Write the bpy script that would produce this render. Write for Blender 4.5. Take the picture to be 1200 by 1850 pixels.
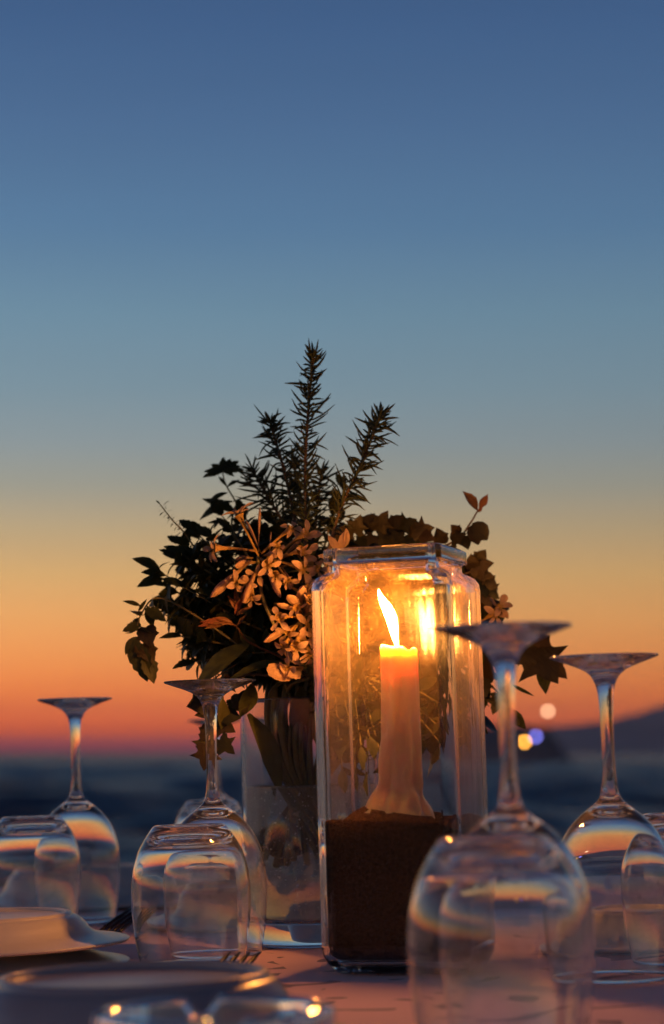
import bpy, bmesh, math, random
from mathutils import Vector, Matrix, noise
random.seed(11)
R = math.radians
sc = bpy.context.scene
col = sc.collection
for o in list(bpy.data.objects):
    bpy.data.objects.remove(o)

# ------------------------------------------------------------------ camera
F = 3980.0                       # focal length in photo pixels (photo 1200 x 1850)
CAM_Z = 0.902                    # metres above the terrace
PITCH = math.atan((1359 - 925) / F)
cam = bpy.data.cameras.new('camera')
cam.sensor_fit = 'VERTICAL'
cam.sensor_height = 36
cam.sensor_width = 24
cam.lens = F / 1850 * 36
cam.clip_start = 0.05
cam.clip_end = 60000
cam.dof.use_dof = True
cam.dof.focus_distance = 1.66
cam.dof.aperture_fstop = 6.6
cam_o = bpy.data.objects.new('camera', cam)
col.objects.link(cam_o)
cam_o.location = (0, 0, CAM_Z)
cam_o.rotation_euler = (R(90) + PITCH, 0, 0)
sc.camera = cam_o

# ------------------------------------------------------------------ sky
def lin(c):
    return tuple(((v / 255) / 12.92 if v / 255 <= 0.04045 else ((v / 255 + 0.055) / 1.055) ** 2.4) for v in c) + (1,)

world = bpy.data.worlds.new('World')
sc.world = world
world.use_nodes = True
nt = world.node_tree
nt.nodes.clear()
def N(t, kind, **kw):
    n = t.nodes.new(kind)
    for k, v in kw.items():
        setattr(n, k, v)
    return n
def L(t, a, b):
    t.links.new(a, b)
def M_(t, op, a, b=None, c=None, clamp=False):
    n = t.nodes.new('ShaderNodeMath'); n.operation = op; n.use_clamp = clamp
    for i, v in enumerate((a, b, c)):
        if v is None: continue
        if isinstance(v, (int, float)): n.inputs[i].default_value = v
        else: t.links.new(v, n.inputs[i])
    return n.outputs[0]
geo = N(nt, 'ShaderNodeNewGeometry')
sep = N(nt, 'ShaderNodeSeparateXYZ')
tc = N(nt, 'ShaderNodeTexCoord')
L(nt, tc.outputs['Generated'], sep.inputs[0])
# elevation as the sine of the angle above the horizon, 0..0.5 mapped to the ramp
def el(py):                       # photo row -> sine of elevation
    return math.sin(math.atan((1359 - py) / F))
stops = [(-0.02, (84, 62, 78)), (el(1359), (118, 74, 82)), (el(1340), (142, 84, 84)), (el(1322), (184, 94, 73)), (el(1295), (206, 108, 75)),
         (el(1250), (219, 125, 77)), (el(1200), (226, 142, 84)), (el(1120), (224, 159, 98)), (el(1040), (206, 163, 109)),
         (el(960), (181, 158, 123)), (el(880), (154, 151, 138)), (el(800), (137, 147, 150)), (el(700), (122, 143, 155)),
         (el(560), (109, 138, 158)), (el(400), (91, 123, 155)), (el(200), (79, 108, 145)), (el(0), (68, 96, 136)),
         (0.5, (38, 48, 76)), (1.0, (24, 28, 44))]
HAZE, HAZE_TOP, HAZE_R = 7.5e-5, 240.0, 12500.0     # the evening air stands between the eye and this sky (see haze below)
def beyond_haze(sv, c):
    T = math.exp(-HAZE * min(HAZE_R, HAZE_TOP / max(sv, 1e-4)))
    return tuple(max(0.0, (v - a * (1 - T)) / T) for v, a in zip(lin(c)[:3], (0.12, 0.085, 0.085))) + (1,)
ramp = N(nt, 'ShaderNodeValToRGB')
fac = M_(nt, 'POWER', M_(nt, 'DIVIDE', M_(nt, 'ADD', sep.outputs[2], 0.02), 1.02, clamp=True), 0.5)
L(nt, fac, ramp.inputs[0])
cr = ramp.color_ramp
cr.interpolation = 'LINEAR'
for i, (s, c) in enumerate(stops):
    p = max(0, (s + 0.02) / 1.02) ** 0.5
    e = cr.elements[i] if i < 2 else cr.elements.new(p)
    e.position = p
    e.color = beyond_haze(s, c)
# afterglow: the set sun stands far round to the left, the sky brightens that way
GLOW_AZ = R(-82)
gdir = (math.sin(GLOW_AZ), math.cos(GLOW_AZ), 0.0)
dot = N(nt, 'ShaderNodeVectorMath', operation='DOT_PRODUCT')
L(nt, tc.outputs['Generated'], dot.inputs[0])
dot.inputs[1].default_value = gdir
half = M_(nt, 'MULTIPLY_ADD', dot.outputs['Value'], 0.5, 0.5, clamp=True)
low = M_(nt, 'POWER', M_(nt, 'SUBTRACT', 1.0, M_(nt, 'ABSOLUTE', sep.outputs[2]), clamp=True), 5.0)
glow = M_(nt, 'MULTIPLY_ADD', M_(nt, 'MULTIPLY_ADD', M_(nt, 'POWER', half, 2.0), 2.1, -0.68), low, 1.0)
hmap = N(nt, 'ShaderNodeMapping'); hmap.inputs['Scale'].default_value = (5, 5, 42)
L(nt, tc.outputs['Generated'], hmap.inputs[0])
hz = N(nt, 'ShaderNodeTexNoise'); hz.inputs['Scale'].default_value = 1.0; hz.inputs['Detail'].default_value = 4
L(nt, hmap.outputs[0], hz.inputs['Vector'])
glow = M_(nt, 'MULTIPLY', glow, M_(nt, 'MULTIPLY_ADD', hz.outputs[0], 0.06, 0.97))
vm = N(nt, 'ShaderNodeVectorMath', operation='SCALE')
L(nt, ramp.outputs[0], vm.inputs[0]); L(nt, glow, vm.inputs['Scale'])
bg = N(nt, 'ShaderNodeBackground')
L(nt, vm.outputs[0], bg.inputs[0])
bg.inputs[1].default_value = 1.0
wo = N(nt, 'ShaderNodeOutputWorld')
L(nt, bg.outputs[0], wo.inputs[0])

# ------------------------------------------------------------------ exposure and sampling
vs = sc.view_settings
vs.view_transform = 'Standard'
vs.look = 'None'
vs.exposure = 0
vs.gamma = 1
sc.render.engine = 'CYCLES'
cy = sc.cycles
cy.max_bounces = 16
cy.transmission_bounces = 16
cy.transparent_max_bounces = 20
cy.glossy_bounces = 5
cy.diffuse_bounces = 2
cy.caustics_reflective = True
cy.caustics_refractive = True
cy.blur_glossy = 0.4
cy.sample_clamp_indirect = 5.0
cy.use_adaptive_sampling = True
cy.adaptive_threshold = 0.035
cy.use_denoising = True
try:
    cy.denoiser = 'OPENIMAGEDENOISE'
except Exception:
    pass

FLAME = 1600.0

# ------------------------------------------------------------------ where things are
H_EYE = 0.152                      # eye above the table cloth
TILT = R(-1.7)                     # the table leans a little to the left
TABLE = Matrix.Translation((0, 0, CAM_Z)) @ Matrix.Rotation(TILT, 4, 'Y') @ Matrix.Translation((0, 0, -H_EYE))
cp, sp = math.cos(PITCH), math.sin(PITCH)

def at(px, py, D):
    """point D centimetres away, seen at photo pixel px, py"""
    a, b = (px - 600) / F, (925 - py) / F
    d = Vector((a, cp - b * sp, sp + b * cp))
    return d * (D / 100 / d.y) + Vector((0, 0, CAM_Z))

def tx(px, D):                      # table x for a thing standing D cm away at pixel column px (near its foot)
    return (px - 600) / F * D / 100 + H_EYE * math.sin(TILT)

# ------------------------------------------------------------------ helpers
def tag(o, label=None, cat=None, group=None, kind=None):
    if label: o['label'] = label
    if cat: o['category'] = cat
    if group: o['group'] = group
    if kind: o['kind'] = kind
    return o

def mesh_obj(name, verts, faces, mat=None, parent=None, smooth=True, mats=None, fm=None):
    me = bpy.data.meshes.new(name)
    me.from_pydata([tuple(v) for v in verts], [], faces)
    for m in (mats or ([mat] if mat else [])):
        me.materials.append(m)
    if fm:
        me.polygons.foreach_set('material_index', fm)
    if smooth:
        me.polygons.foreach_set('use_smooth', [True] * len(me.polygons))
    me.update()
    o = bpy.data.objects.new(name, me)
    col.objects.link(o)
    o.parent = parent
    return o

def inst(name, me, parent, mw):
    o = bpy.data.objects.new(name, me)
    col.objects.link(o)
    o.parent = parent
    o.matrix_local = mw
    return o

def thing(name, label, cat, mw=None, group=None):
    o = bpy.data.objects.new(name, None)
    o.empty_display_size = 0.02
    col.objects.link(o)
    if mw is not None: o.matrix_world = mw
    return tag(o, label, cat, group)

def on_table(x, D, rz=0, s=1.0, sz=None):
    return TABLE @ Matrix.Translation((x, D / 100, 0)) @ Matrix.Rotation(rz, 4, 'Z') @ Matrix.Diagonal((s, s, sz or s, 1))

def lathe(profile, n=64):
    """profile: (r, z) in cm; runs so that outward normals come out when z falls along the outside"""
    V, Fc = [], []
    rows = []
    for r, z in profile:
        if r < 1e-6:
            rows.append([len(V)]); V.append((0, 0, z / 100))
        else:
            rows.append(list(range(len(V), len(V) + n)))
            for k in range(n):
                a = 2 * math.pi * k / n
                V.append((r / 100 * math.cos(a), r / 100 * math.sin(a), z / 100))
    for a, b in zip(rows[:-1], rows[1:]):
        for k in range(n):
            k2 = (k + 1) % n
            if len(a) == 1 and len(b) == 1: continue
            if len(a) == 1: Fc.append((a[0], b[k], b[k2]))
            elif len(b) == 1: Fc.append((a[k], b[0], a[k2]))
            else: Fc.append((a[k], b[k], b[k2], a[k2]))
    return V, Fc

def spline(pts, n):
    """Catmull-Rom through control points (tuples of any length), n samples per span"""
    out = []
    P = [pts[0]] + list(pts) + [pts[-1]]
    for i in range(1, len(P) - 2):
        p0, p1, p2, p3 = P[i - 1], P[i], P[i + 1], P[i + 2]
        for k in range(n):
            t = k / n
            out.append(tuple(0.5 * (2 * b + (c - a) * t + (2 * a - 5 * b + 4 * c - d) * t * t + (3 * b - a - 3 * c + d) * t ** 3)
                             for a, b, c, d in zip(p0, p1, p2, p3)))
    out.append(tuple(pts[-1]))
    return out

def tube(pts, radii, n=8, cap=True):
    V, Fc = [], []
    ref = Vector((0.3, 1, 0.2)).normalized()
    m = len(pts)
    for i, p in enumerate(pts):
        d = (pts[min(i + 1, m - 1)] - pts[max(i - 1, 0)]).normalized()
        u = d.cross(ref)
        if u.length < 1e-3: u = d.orthogonal()
        u.normalize(); w = d.cross(u)
        for k in range(n):
            a = 2 * math.pi * k / n
            V.append(p + (u * math.cos(a) + w * math.sin(a)) * radii[i])
    for i in range(m - 1):
        for k in range(n):
            k2 = (k + 1) % n
            Fc.append((i * n + k, i * n + k2, (i + 1) * n + k2, (i + 1) * n + k))
    if cap:
        Fc.append(tuple(range(n - 1, -1, -1)))
        Fc.append(tuple((m - 1) * n + k for k in range(n)))
    return V, Fc

# ------------------------------------------------------------------ materials
def new_mat(name):
    m = bpy.data.materials.new(name)
    m.use_nodes = True
    t = m.node_tree
    t.nodes.clear()
    out = t.nodes.new('ShaderNodeOutputMaterial')
    return m, t, out

def principled(name, c, rough=0.5, spec=0.5, metal=0.0, noise_scale=None, c2=None, bump=None, bump_scale=None, coord='Object', **extra):
    m, t, out = new_mat(name)
    b = t.nodes.new('ShaderNodeBsdfPrincipled')
    b.inputs['Base Color'].default_value = (*c, 1)
    b.inputs['Roughness'].default_value = rough
    b.inputs['Specular IOR Level'].default_value = spec
    b.inputs['Metallic'].default_value = metal
    for k, v in extra.items():
        b.inputs[k.replace('_', ' ')].default_value = v
    tcn = t.nodes.new('ShaderNodeTexCoord')
    if noise_scale:
        nz = N(t, 'ShaderNodeTexNoise'); nz.inputs['Scale'].default_value = noise_scale; nz.inputs['Detail'].default_value = 5
        L(t, tcn.outputs[coord], nz.inputs['Vector'])
        mx = N(t, 'ShaderNodeMix', data_type='RGBA')
        rm = N(t, 'ShaderNodeMapRange'); rm.inputs[1].default_value = 0.3; rm.inputs[2].default_value = 0.7
        L(t, nz.outputs[0], rm.inputs[0]); L(t, rm.outputs[0], mx.inputs[0])
        mx.inputs[6].default_value = (*c, 1); mx.inputs[7].default_value = (*(c2 or c), 1)
        L(t, mx.outputs[2], b.inputs['Base Color'])
    if bump:
        nb = N(t, 'ShaderNodeTexNoise'); nb.inputs['Scale'].default_value = bump_scale; nb.inputs['Detail'].default_value = 6
        L(t, tcn.outputs[coord], nb.inputs['Vector'])
        bp = N(t, 'ShaderNodeBump'); bp.inputs['Strength'].default_value = 1; bp.inputs['Distance'].default_value = bump
        L(t, nb.outputs[0], bp.inputs['Height']); L(t, bp.outputs[0], b.inputs['Normal'])
    L(t, b.outputs[0], out.inputs[0])
    return m

def glass(name, ior=1.5, rough=0.0, tint=(1, 1, 1), film=0.0, film_scale=60):
    """clear glass with a faint uneven film of fingermarks and dried water"""
    m, t, out = new_mat(name)
    g = N(t, 'ShaderNodeBsdfGlass'); g.inputs['IOR'].default_value = ior; g.inputs['Roughness'].default_value = rough
    g.inputs['Color'].default_value = (*tint, 1)
    if film:
        d = N(t, 'ShaderNodeBsdfTranslucent'); d.inputs[0].default_value = (0.8, 0.8, 0.8, 1)
        d2 = N(t, 'ShaderNodeBsdfDiffuse'); d2.inputs[0].default_value = (0.8, 0.8, 0.8, 1)
        dm = N(t, 'ShaderNodeMixShader'); L(t, d.outputs[0], dm.inputs[1]); L(t, d2.outputs[0], dm.inputs[2])
        tcn = N(t, 'ShaderNodeTexCoord')
        nz = N(t, 'ShaderNodeTexNoise'); nz.inputs['Scale'].default_value = film_scale; nz.inputs['Detail'].default_value = 8
        nz.inputs['Roughness'].default_value = 0.65
        L(t, tcn.outputs['Object'], nz.inputs['Vector'])
        rm = N(t, 'ShaderNodeMapRange'); rm.inputs[1].default_value = 0.35; rm.inputs[2].default_value = 0.75
        rm.inputs[3].default_value = film * 0.3; rm.inputs[4].default_value = film * 1.7
        L(t, nz.outputs[0], rm.inputs[0])
        sp_ = N(t, 'ShaderNodeTexNoise'); sp_.inputs['Scale'].default_value = 420; sp_.inputs['Detail'].default_value = 2
        L(t, tcn.outputs['Object'], sp_.inputs['Vector'])
        rs = N(t, 'ShaderNodeMapRange'); rs.inputs[1].default_value = 0.66; rs.inputs[2].default_value = 0.74
        rs.inputs[3].default_value = 0.0; rs.inputs[4].default_value = film * 4
        L(t, sp_.outputs[0], rs.inputs[0])
        ff = M_(t, 'ADD', rm.outputs[0], rs.outputs[0], clamp=True)
        mx = N(t, 'ShaderNodeMixShader'); L(t, ff, mx.inputs[0]); L(t, g.outputs[0], mx.inputs[1]); L(t, dm.outputs[0], mx.inputs[2])
        L(t, mx.outputs[0], out.inputs[0])
    else:
        L(t, g.outputs[0], out.inputs[0])
    return m

M_GLASS = glass('drinking_glass', 1.52, film=0.04)
M_VASE = glass('vase_glass', 1.5, tint=(0.97, 0.99, 1.0), film=0.03)
M_JARTHICK = glass('jar_thick_glass', 1.5, tint=(0.99, 1.0, 0.99), film=0.002)
M_WATER = glass('vase_water', 1.33, tint=(0.9, 0.92, 0.88), film=0.45, film_scale=8)

def jar_panel():
    """flat, thin jar wall: clear, mirrored by its Fresnel share, with wavy pressed-glass relief and a dusty, sooty film"""
    m, t, out = new_mat('jar_panel_glass')
    tcn = N(t, 'ShaderNodeTexCoord')
    mp = N(t, 'ShaderNodeMapping'); mp.inputs['Scale'].default_value = (1, 1, 0.09)
    L(t, tcn.outputs['Object'], mp.inputs[0])
    wv = N(t, 'ShaderNodeTexNoise'); wv.inputs['Scale'].default_value = 95; wv.inputs['Detail'].default_value = 3
    L(t, mp.outputs[0], wv.inputs['Vector'])
    bp = N(t, 'ShaderNodeBump'); bp.inputs['Strength'].default_value = 1; bp.inputs['Distance'].default_value = 0.0012
    L(t, wv.outputs[0], bp.inputs['Height'])
    lw = N(t, 'ShaderNodeLayerWeight'); L(t, bp.outputs[0], lw.inputs['Normal']); lw.inputs[0].default_value = 0.5
    fres = M_(t, 'MULTIPLY_ADD', M_(t, 'POWER', lw.outputs['Facing'], 5.0), 0.95, 0.022)   # Schlick, the same from both sides of the pane
    tr = N(t, 'ShaderNodeBsdfTransparent'); tr.inputs[0].default_value = (0.985, 0.985, 0.975, 1)
    gl = N(t, 'ShaderNodeBsdfGlossy'); gl.inputs['Roughness'].default_value = 0.2
    L(t, bp.outputs[0], gl.inputs['Normal'])
    m1 = N(t, 'ShaderNodeMixShader'); L(t, fres, m1.inputs[0]); L(t, tr.outputs[0], m1.inputs[1]); L(t, gl.outputs[0], m1.inputs[2])
    dust = N(t, 'ShaderNodeBsdfTranslucent'); dust.inputs[0].default_value = (0.75, 0.50, 0.20, 1)
    nz = N(t, 'ShaderNodeTexNoise'); nz.inputs['Scale'].default_value = 1500; nz.inputs['Detail'].default_value = 2
    L(t, tcn.outputs['Object'], nz.inputs['Vector'])
    rm = N(t, 'ShaderNodeMapRange'); rm.inputs[1].default_value = 0.62; rm.inputs[2].default_value = 0.8
    rm.inputs[3].default_value = 0.010; rm.inputs[4].default_value = 0.34
    L(t, nz.outputs[0], rm.inputs[0])
    n2 = N(t, 'ShaderNodeTexNoise'); n2.inputs['Scale'].default_value = 38; n2.inputs['Detail'].default_value = 6
    L(t, tcn.outputs['Object'], n2.inputs['Vector'])
    r2 = N(t, 'ShaderNodeMapRange'); r2.inputs[1].default_value = 0.3; r2.inputs[2].default_value = 0.72
    r2.inputs[3].default_value = 0.2; r2.inputs[4].default_value = 2.2
    L(t, n2.outputs[0], r2.inputs[0])
    f = M_(t, 'MULTIPLY', rm.outputs[0], r2.outputs[0], clamp=True)
    m2 = N(t, 'ShaderNodeMixShader'); L(t, f, m2.inputs[0]); L(t, m1.outputs[0], m2.inputs[1]); L(t, dust.outputs[0], m2.inputs[2])
    L(t, m2.outputs[0], out.inputs[0])
    return m
M_PANEL = jar_panel()

def leaf_mat(name, c, c2, trans=(0.12, 0.16, 0.03), tw=0.25, rough=0.45, tscale=(16, 4, 16)):
    m, t, out = new_mat(name)
    b = t.nodes.new('ShaderNodeBsdfPrincipled'); b.inputs['Roughness'].default_value = rough
    b.inputs['Specular IOR Level'].default_value = 0.2
    oi = N(t, 'ShaderNodeObjectInfo')
    mx = N(t, 'ShaderNodeMix', data_type='RGBA'); L(t, oi.outputs['Random'], mx.inputs[0])
    mx.inputs[6].default_value = (*c, 1); mx.inputs[7].default_value = (*c2, 1)
    tcn = N(t, 'ShaderNodeTexCoord')
    nz = N(t, 'ShaderNodeTexNoise'); nz.inputs['Scale'].default_value = 1; nz.inputs['Detail'].default_value = 4
    lm = N(t, 'ShaderNodeMapping'); lm.inputs['Scale'].default_value = tscale
    L(t, tcn.outputs['Object'], lm.inputs[0]); L(t, lm.outputs[0], nz.inputs['Vector'])
    vv = N(t, 'ShaderNodeVectorMath', operation='SCALE')
    L(t, mx.outputs[2], vv.inputs[0]); L(t, M_(t, 'MULTIPLY_ADD', nz.outputs[0], 1.6, 0.2), vv.inputs['Scale'])
    L(t, vv.outputs[0], b.inputs['Base Color'])
    bp = N(t, 'ShaderNodeBump'); bp.inputs['Distance'].default_value = 0.0005; bp.inputs['Strength'].default_value = 1.0
    L(t, nz.outputs[0], bp.inputs['Height']); L(t, bp.outputs[0], b.inputs['Normal'])
    tl = N(t, 'ShaderNodeBsdfTranslucent'); tl.inputs[0].default_value = (*trans, 1)
    ms = N(t, 'ShaderNodeMixShader'); ms.inputs[0].default_value = tw
    L(t, b.outputs[0], ms.inputs[1]); L(t, tl.outputs[0], ms.inputs[2])
    L(t, ms.outputs[0], out.inputs[0])
    return m

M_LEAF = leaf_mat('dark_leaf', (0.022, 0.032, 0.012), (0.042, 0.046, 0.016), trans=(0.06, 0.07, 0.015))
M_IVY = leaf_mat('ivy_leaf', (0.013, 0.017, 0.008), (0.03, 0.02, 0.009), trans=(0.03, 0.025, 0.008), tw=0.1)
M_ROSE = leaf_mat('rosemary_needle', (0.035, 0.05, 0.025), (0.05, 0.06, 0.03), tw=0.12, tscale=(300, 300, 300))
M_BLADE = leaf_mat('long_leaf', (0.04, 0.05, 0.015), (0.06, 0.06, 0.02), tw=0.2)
M_STEM = principled('woody_stem', (0.10, 0.055, 0.025), 0.7, noise_scale=300, c2=(0.05, 0.04, 0.02), bump=0.0004, bump_scale=900)
M_GSTEM = principled('green_stem', (0.10, 0.10, 0.03), 0.6, noise_scale=200, c2=(0.16, 0.12, 0.04))
M_BUD = leaf_mat('red_bud', (0.16, 0.05, 0.03), (0.12, 0.07, 0.03), trans=(0.3, 0.1, 0.04))
M_PETAL = leaf_mat('pale_petal', (0.50, 0.36, 0.27), (0.38, 0.26, 0.18), trans=(0.5, 0.32, 0.18), tw=0.5, rough=0.7, tscale=(22, 2.5, 22))
M_TUBE = leaf_mat('flower_tube', (0.34, 0.22, 0.08), (0.28, 0.18, 0.05), trans=(0.5, 0.35, 0.1), tw=0.3, rough=0.55)
M_SAND = principled('dark_sand', (0.085, 0.037, 0.018), 0.95, 0.1, noise_scale=420, c2=(0.02, 0.009, 0.005), bump=0.002, bump_scale=800)
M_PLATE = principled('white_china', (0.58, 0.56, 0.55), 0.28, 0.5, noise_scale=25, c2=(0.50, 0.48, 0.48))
M_PLATE2 = principled('darker_china', (0.33, 0.32, 0.37), 0.3, 0.5, noise_scale=25, c2=(0.29, 0.28, 0.33))  # darker, greyer tone than the white china, front plate only
M_STEEL = principled('cutlery_steel', (0.06, 0.06, 0.07), 0.35, 0.5, 1.0, bump=0.0001, bump_scale=200)
M_WICK = principled('burnt_wick', (0.012, 0.01, 0.009), 0.9)
M_WOOD = principled('table_wood', (0.16, 0.09, 0.05), 0.6, noise_scale=12, c2=(0.10, 0.06, 0.035))
M_GROUND = principled('terrace_ground', (0.10, 0.085, 0.07), 0.95, 0.1, noise_scale=3, c2=(0.06, 0.05, 0.045), bump=0.01, bump_scale=30)
M_HILL = principled('distant_hill', (0.52, 0.47, 0.52), 1.0, 0.0, noise_scale=0.004, c2=(0.34, 0.30, 0.35))  # pale mauve: part of the distance haze is put into this colour
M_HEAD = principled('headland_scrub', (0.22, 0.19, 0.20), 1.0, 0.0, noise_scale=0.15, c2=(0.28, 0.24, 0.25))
M_POST = principled('lamp_post_iron', (0.03, 0.03, 0.03), 0.6)

def emis(name, c, s):
    m, t, out = new_mat(name)
    e = N(t, 'ShaderNodeEmission'); e.inputs[0].default_value = (*c, 1); e.inputs[1].default_value = s
    L(t, e.outputs[0], out.inputs[0])
    return m
M_FLAME = emis('candle_flame', (1.0, 0.33, 0.055), FLAME)

def wax_mat():
    m, t, out = new_mat('candle_wax')
    b = t.nodes.new('ShaderNodeBsdfPrincipled')
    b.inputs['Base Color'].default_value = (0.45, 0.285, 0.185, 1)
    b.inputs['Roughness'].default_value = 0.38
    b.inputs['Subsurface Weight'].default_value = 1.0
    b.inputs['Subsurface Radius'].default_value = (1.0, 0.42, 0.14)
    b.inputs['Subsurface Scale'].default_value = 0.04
    tcn = N(t, 'ShaderNodeTexCoord')
    nz = N(t, 'ShaderNodeTexNoise'); nz.inputs['Scale'].default_value = 140; nz.inputs['Detail'].default_value = 5
    L(t, tcn.outputs['Object'], nz.inputs['Vector'])
    bp = N(t, 'ShaderNodeBump'); bp.inputs['Distance'].default_value = 0.0012; bp.inputs['Strength'].default_value = 0.7
    L(t, nz.outputs[0], bp.inputs['Height']); L(t, bp.outputs[0], b.inputs['Normal'])
    L(t, b.outputs[0], out.inputs[0])
    return m
M_WAX = wax_mat()

def cloth_mat():
    m, t, out = new_mat('printed_cloth')
    b = t.nodes.new('ShaderNodeBsdfPrincipled'); b.inputs['Roughness'].default_value = 0.8
    b.inputs['Specular IOR Level'].default_value = 0.25
    b.inputs['Sheen Weight'].default_value = 0.15
    tcn = N(t, 'ShaderNodeTexCoord')
    # printed curls: thin contour lines of a soft noise, kept only in patches
    n1 = N(t, 'ShaderNodeTexNoise'); n1.inputs['Scale'].default_value = 7.5; n1.inputs['Detail'].default_value = 0.5; n1.inputs['Distortion'].default_value = 1.1
    L(t, tcn.outputs['Object'], n1.inputs['Vector'])
    line = M_(t, 'LESS_THAN', M_(t, 'ABSOLUTE', M_(t, 'SUBTRACT', n1.outputs[0], 0.52)), 0.03)
    n2 = N(t, 'ShaderNodeTexNoise'); n2.inputs['Scale'].default_value = 21; n2.inputs['Detail'].default_value = 1
    L(t, tcn.outputs['Object'], n2.inputs['Vector'])
    msk = M_(t, 'GREATER_THAN', n2.outputs[0], 0.52)
    f = M_(t, 'MULTIPLY', line, msk)
    mx = N(t, 'ShaderNodeMix', data_type='RGBA')
    L(t, M_(t, 'MULTIPLY', f, 0.85), mx.inputs[0])
    mx.inputs[6].default_value = (0.74, 0.51, 0.60, 1); mx.inputs[7].default_value = (0.10, 0.09, 0.16, 1)
    L(t, mx.outputs[2], b.inputs['Base Color'])
    wv = N(t, 'ShaderNodeTexNoise'); wv.inputs['Scale'].default_value = 1400; wv.inputs['Detail'].default_value = 2
    L(t, tcn.outputs['Object'], wv.inputs['Vector'])
    bp = N(t, 'ShaderNodeBump'); bp.inputs['Distance'].default_value = 0.0004; bp.inputs['Strength'].default_value = 0.6
    L(t, wv.outputs[0], bp.inputs['Height']); L(t, bp.outputs[0], b.inputs['Normal'])
    L(t, b.outputs[0], out.inputs[0])
    return m
M_CLOTH = cloth_mat()

def sea_mat():
    m, t, out = new_mat('sea_water')
    b = t.nodes.new('ShaderNodeBsdfPrincipled')
    b.inputs['Base Color'].default_value = (0.042, 0.075, 0.135, 1)
    b.inputs['Roughness'].default_value = 0.3
    b.inputs['Specular IOR Level'].default_value = 0.35
    b.inputs['IOR'].default_value = 1.33
    tcn = N(t, 'ShaderNodeTexCoord')
    mp = N(t, 'ShaderNodeMapping'); mp.inputs['Scale'].default_value = (0.5, 1, 1)
    L(t, tcn.outputs['Object'], mp.inputs[0])
    nz = N(t, 'ShaderNodeTexNoise'); nz.inputs['Scale'].default_value = 0.9; nz.inputs['Detail'].default_value = 6; nz.inputs['Roughness'].default_value = 0.6
    L(t, mp.outputs[0], nz.inputs['Vector'])
    bp = N(t, 'ShaderNodeBump'); bp.inputs['Distance'].default_value = 0.9; bp.inputs['Strength'].default_value = 1
    L(t, nz.outputs[0], bp.inputs['Height']); L(t, bp.outputs[0], b.inputs['Normal'])
    L(t, b.outputs[0], out.inputs[0])
    return m
M_SEA = sea_mat()

# ================================================================== the setting
SEA_Z = -1.5
# sea: one sheet to the horizon, with real swell in front of the terrace
def sea_z(x, y):
    d = math.hypot(x, y)
    a = max(0.0, 1 - d / 900)
    return 2.0 * a * (0.16 * math.sin(0.55 * y + 0.12 * x) + 0.13 * math.sin(0.83 * y - 0.2 * x + 1.3) + 0.30 * noise.noise((x * 0.09, y * 0.16, 0.3)) + 0.16 * noise.noise((x * 0.3, y * 0.5, 4.1)))
V, Fc = [], []
ys = [30 * (1.0135 ** i) for i in range(0, 440)]
nc = 110
for y in ys:
    for k in range(nc + 1):
        x = (k / nc - 0.5) * 2 * (0.26 * y + 4)
        V.append((x, y, SEA_Z + sea_z(x, y)))
for j in range(len(ys) - 1):
    for k in range(nc):
        a = j * (nc + 1) + k
        Fc.append((a, a + 1, a + nc + 2, a + nc + 1))
# flat remainder all around, a little lower so that it never meets the swell
B = len(V)
S_ = 12000
V += [(-S_, -S_, SEA_Z - 1.9), (S_, -S_, SEA_Z - 1.9), (S_, S_, SEA_Z - 1.9), (-S_, S_, SEA_Z - 1.9)]
Fc.append((B, B + 1, B + 2, B + 3))
tag(mesh_obj('sea', V, Fc, M_SEA), kind='structure')

# terrace: a low slab of beaten ground, from the shore back inland
V = [(-400, -600, 0), (400, -600, 0), (400, 4.0, 0), (-400, 4.0, 0), (-400, -600, -3), (400, -600, -3), (400, 5.0, -3), (-400, 5.0, -3)]
Fc = [(0, 1, 2, 3), (3, 2, 6, 7), (1, 5, 6, 2), (0, 3, 7, 4), (0, 4, 5, 1)]
tag(mesh_obj('ground', V, Fc, M_GROUND, smooth=False), kind='structure')

def ridge(name, ykm, prof, depth, mat, rough, seed, nx=160, ny=14):
    """land with the skyline given as (photo column, photo row) pairs at distance ykm metres"""
    def sky(px):
        for (a, b), (c, d) in zip(prof[:-1], prof[1:]):
            if a <= px <= c:
                t = (px - a) / (c - a); t = t * t * (3 - 2 * t)
                return b + (d - b) * t
        return prof[-1][1] if px > prof[-1][0] else prof[0][1]
    V, Fc = [], []
    for j in range(ny + 1):
        v = j / ny
        for i in range(nx + 1):
            px = prof[0][0] + (prof[-1][0] - prof[0][0]) * i / nx
            h = (1359 - sky(px)) / F * ykm + CAM_Z - SEA_Z
            x = (px - 600) / F * ykm
            y = ykm + (v - 0.5) * depth
            s = math.sin(math.pi * v) ** 0.7
            nzv = noise.fractal((x / rough, y / rough, seed), 1.0, 2.0, 5)
            V.append((x, y, SEA_Z - 1.5 + (h + 1.0) * s * (1 + 0.16 * nzv)))
    for j in range(ny):
        for i in range(nx):
            a = j * (nx + 1) + i
            Fc.append((a, a + 1, a + nx + 2, a + nx + 1))
    return tag(mesh_obj(name, V, Fc, mat), kind='structure')
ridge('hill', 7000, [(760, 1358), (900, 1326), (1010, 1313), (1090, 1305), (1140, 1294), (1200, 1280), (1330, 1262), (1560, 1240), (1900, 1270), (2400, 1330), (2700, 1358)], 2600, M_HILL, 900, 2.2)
ridge('headland', 520, [(640, 1357), (760, 1330), (860, 1305), (925, 1306), (975, 1314), (1000, 1336), (1015, 1357)], 60, M_HEAD, 9, 7.7, nx=140, ny=12)

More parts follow.
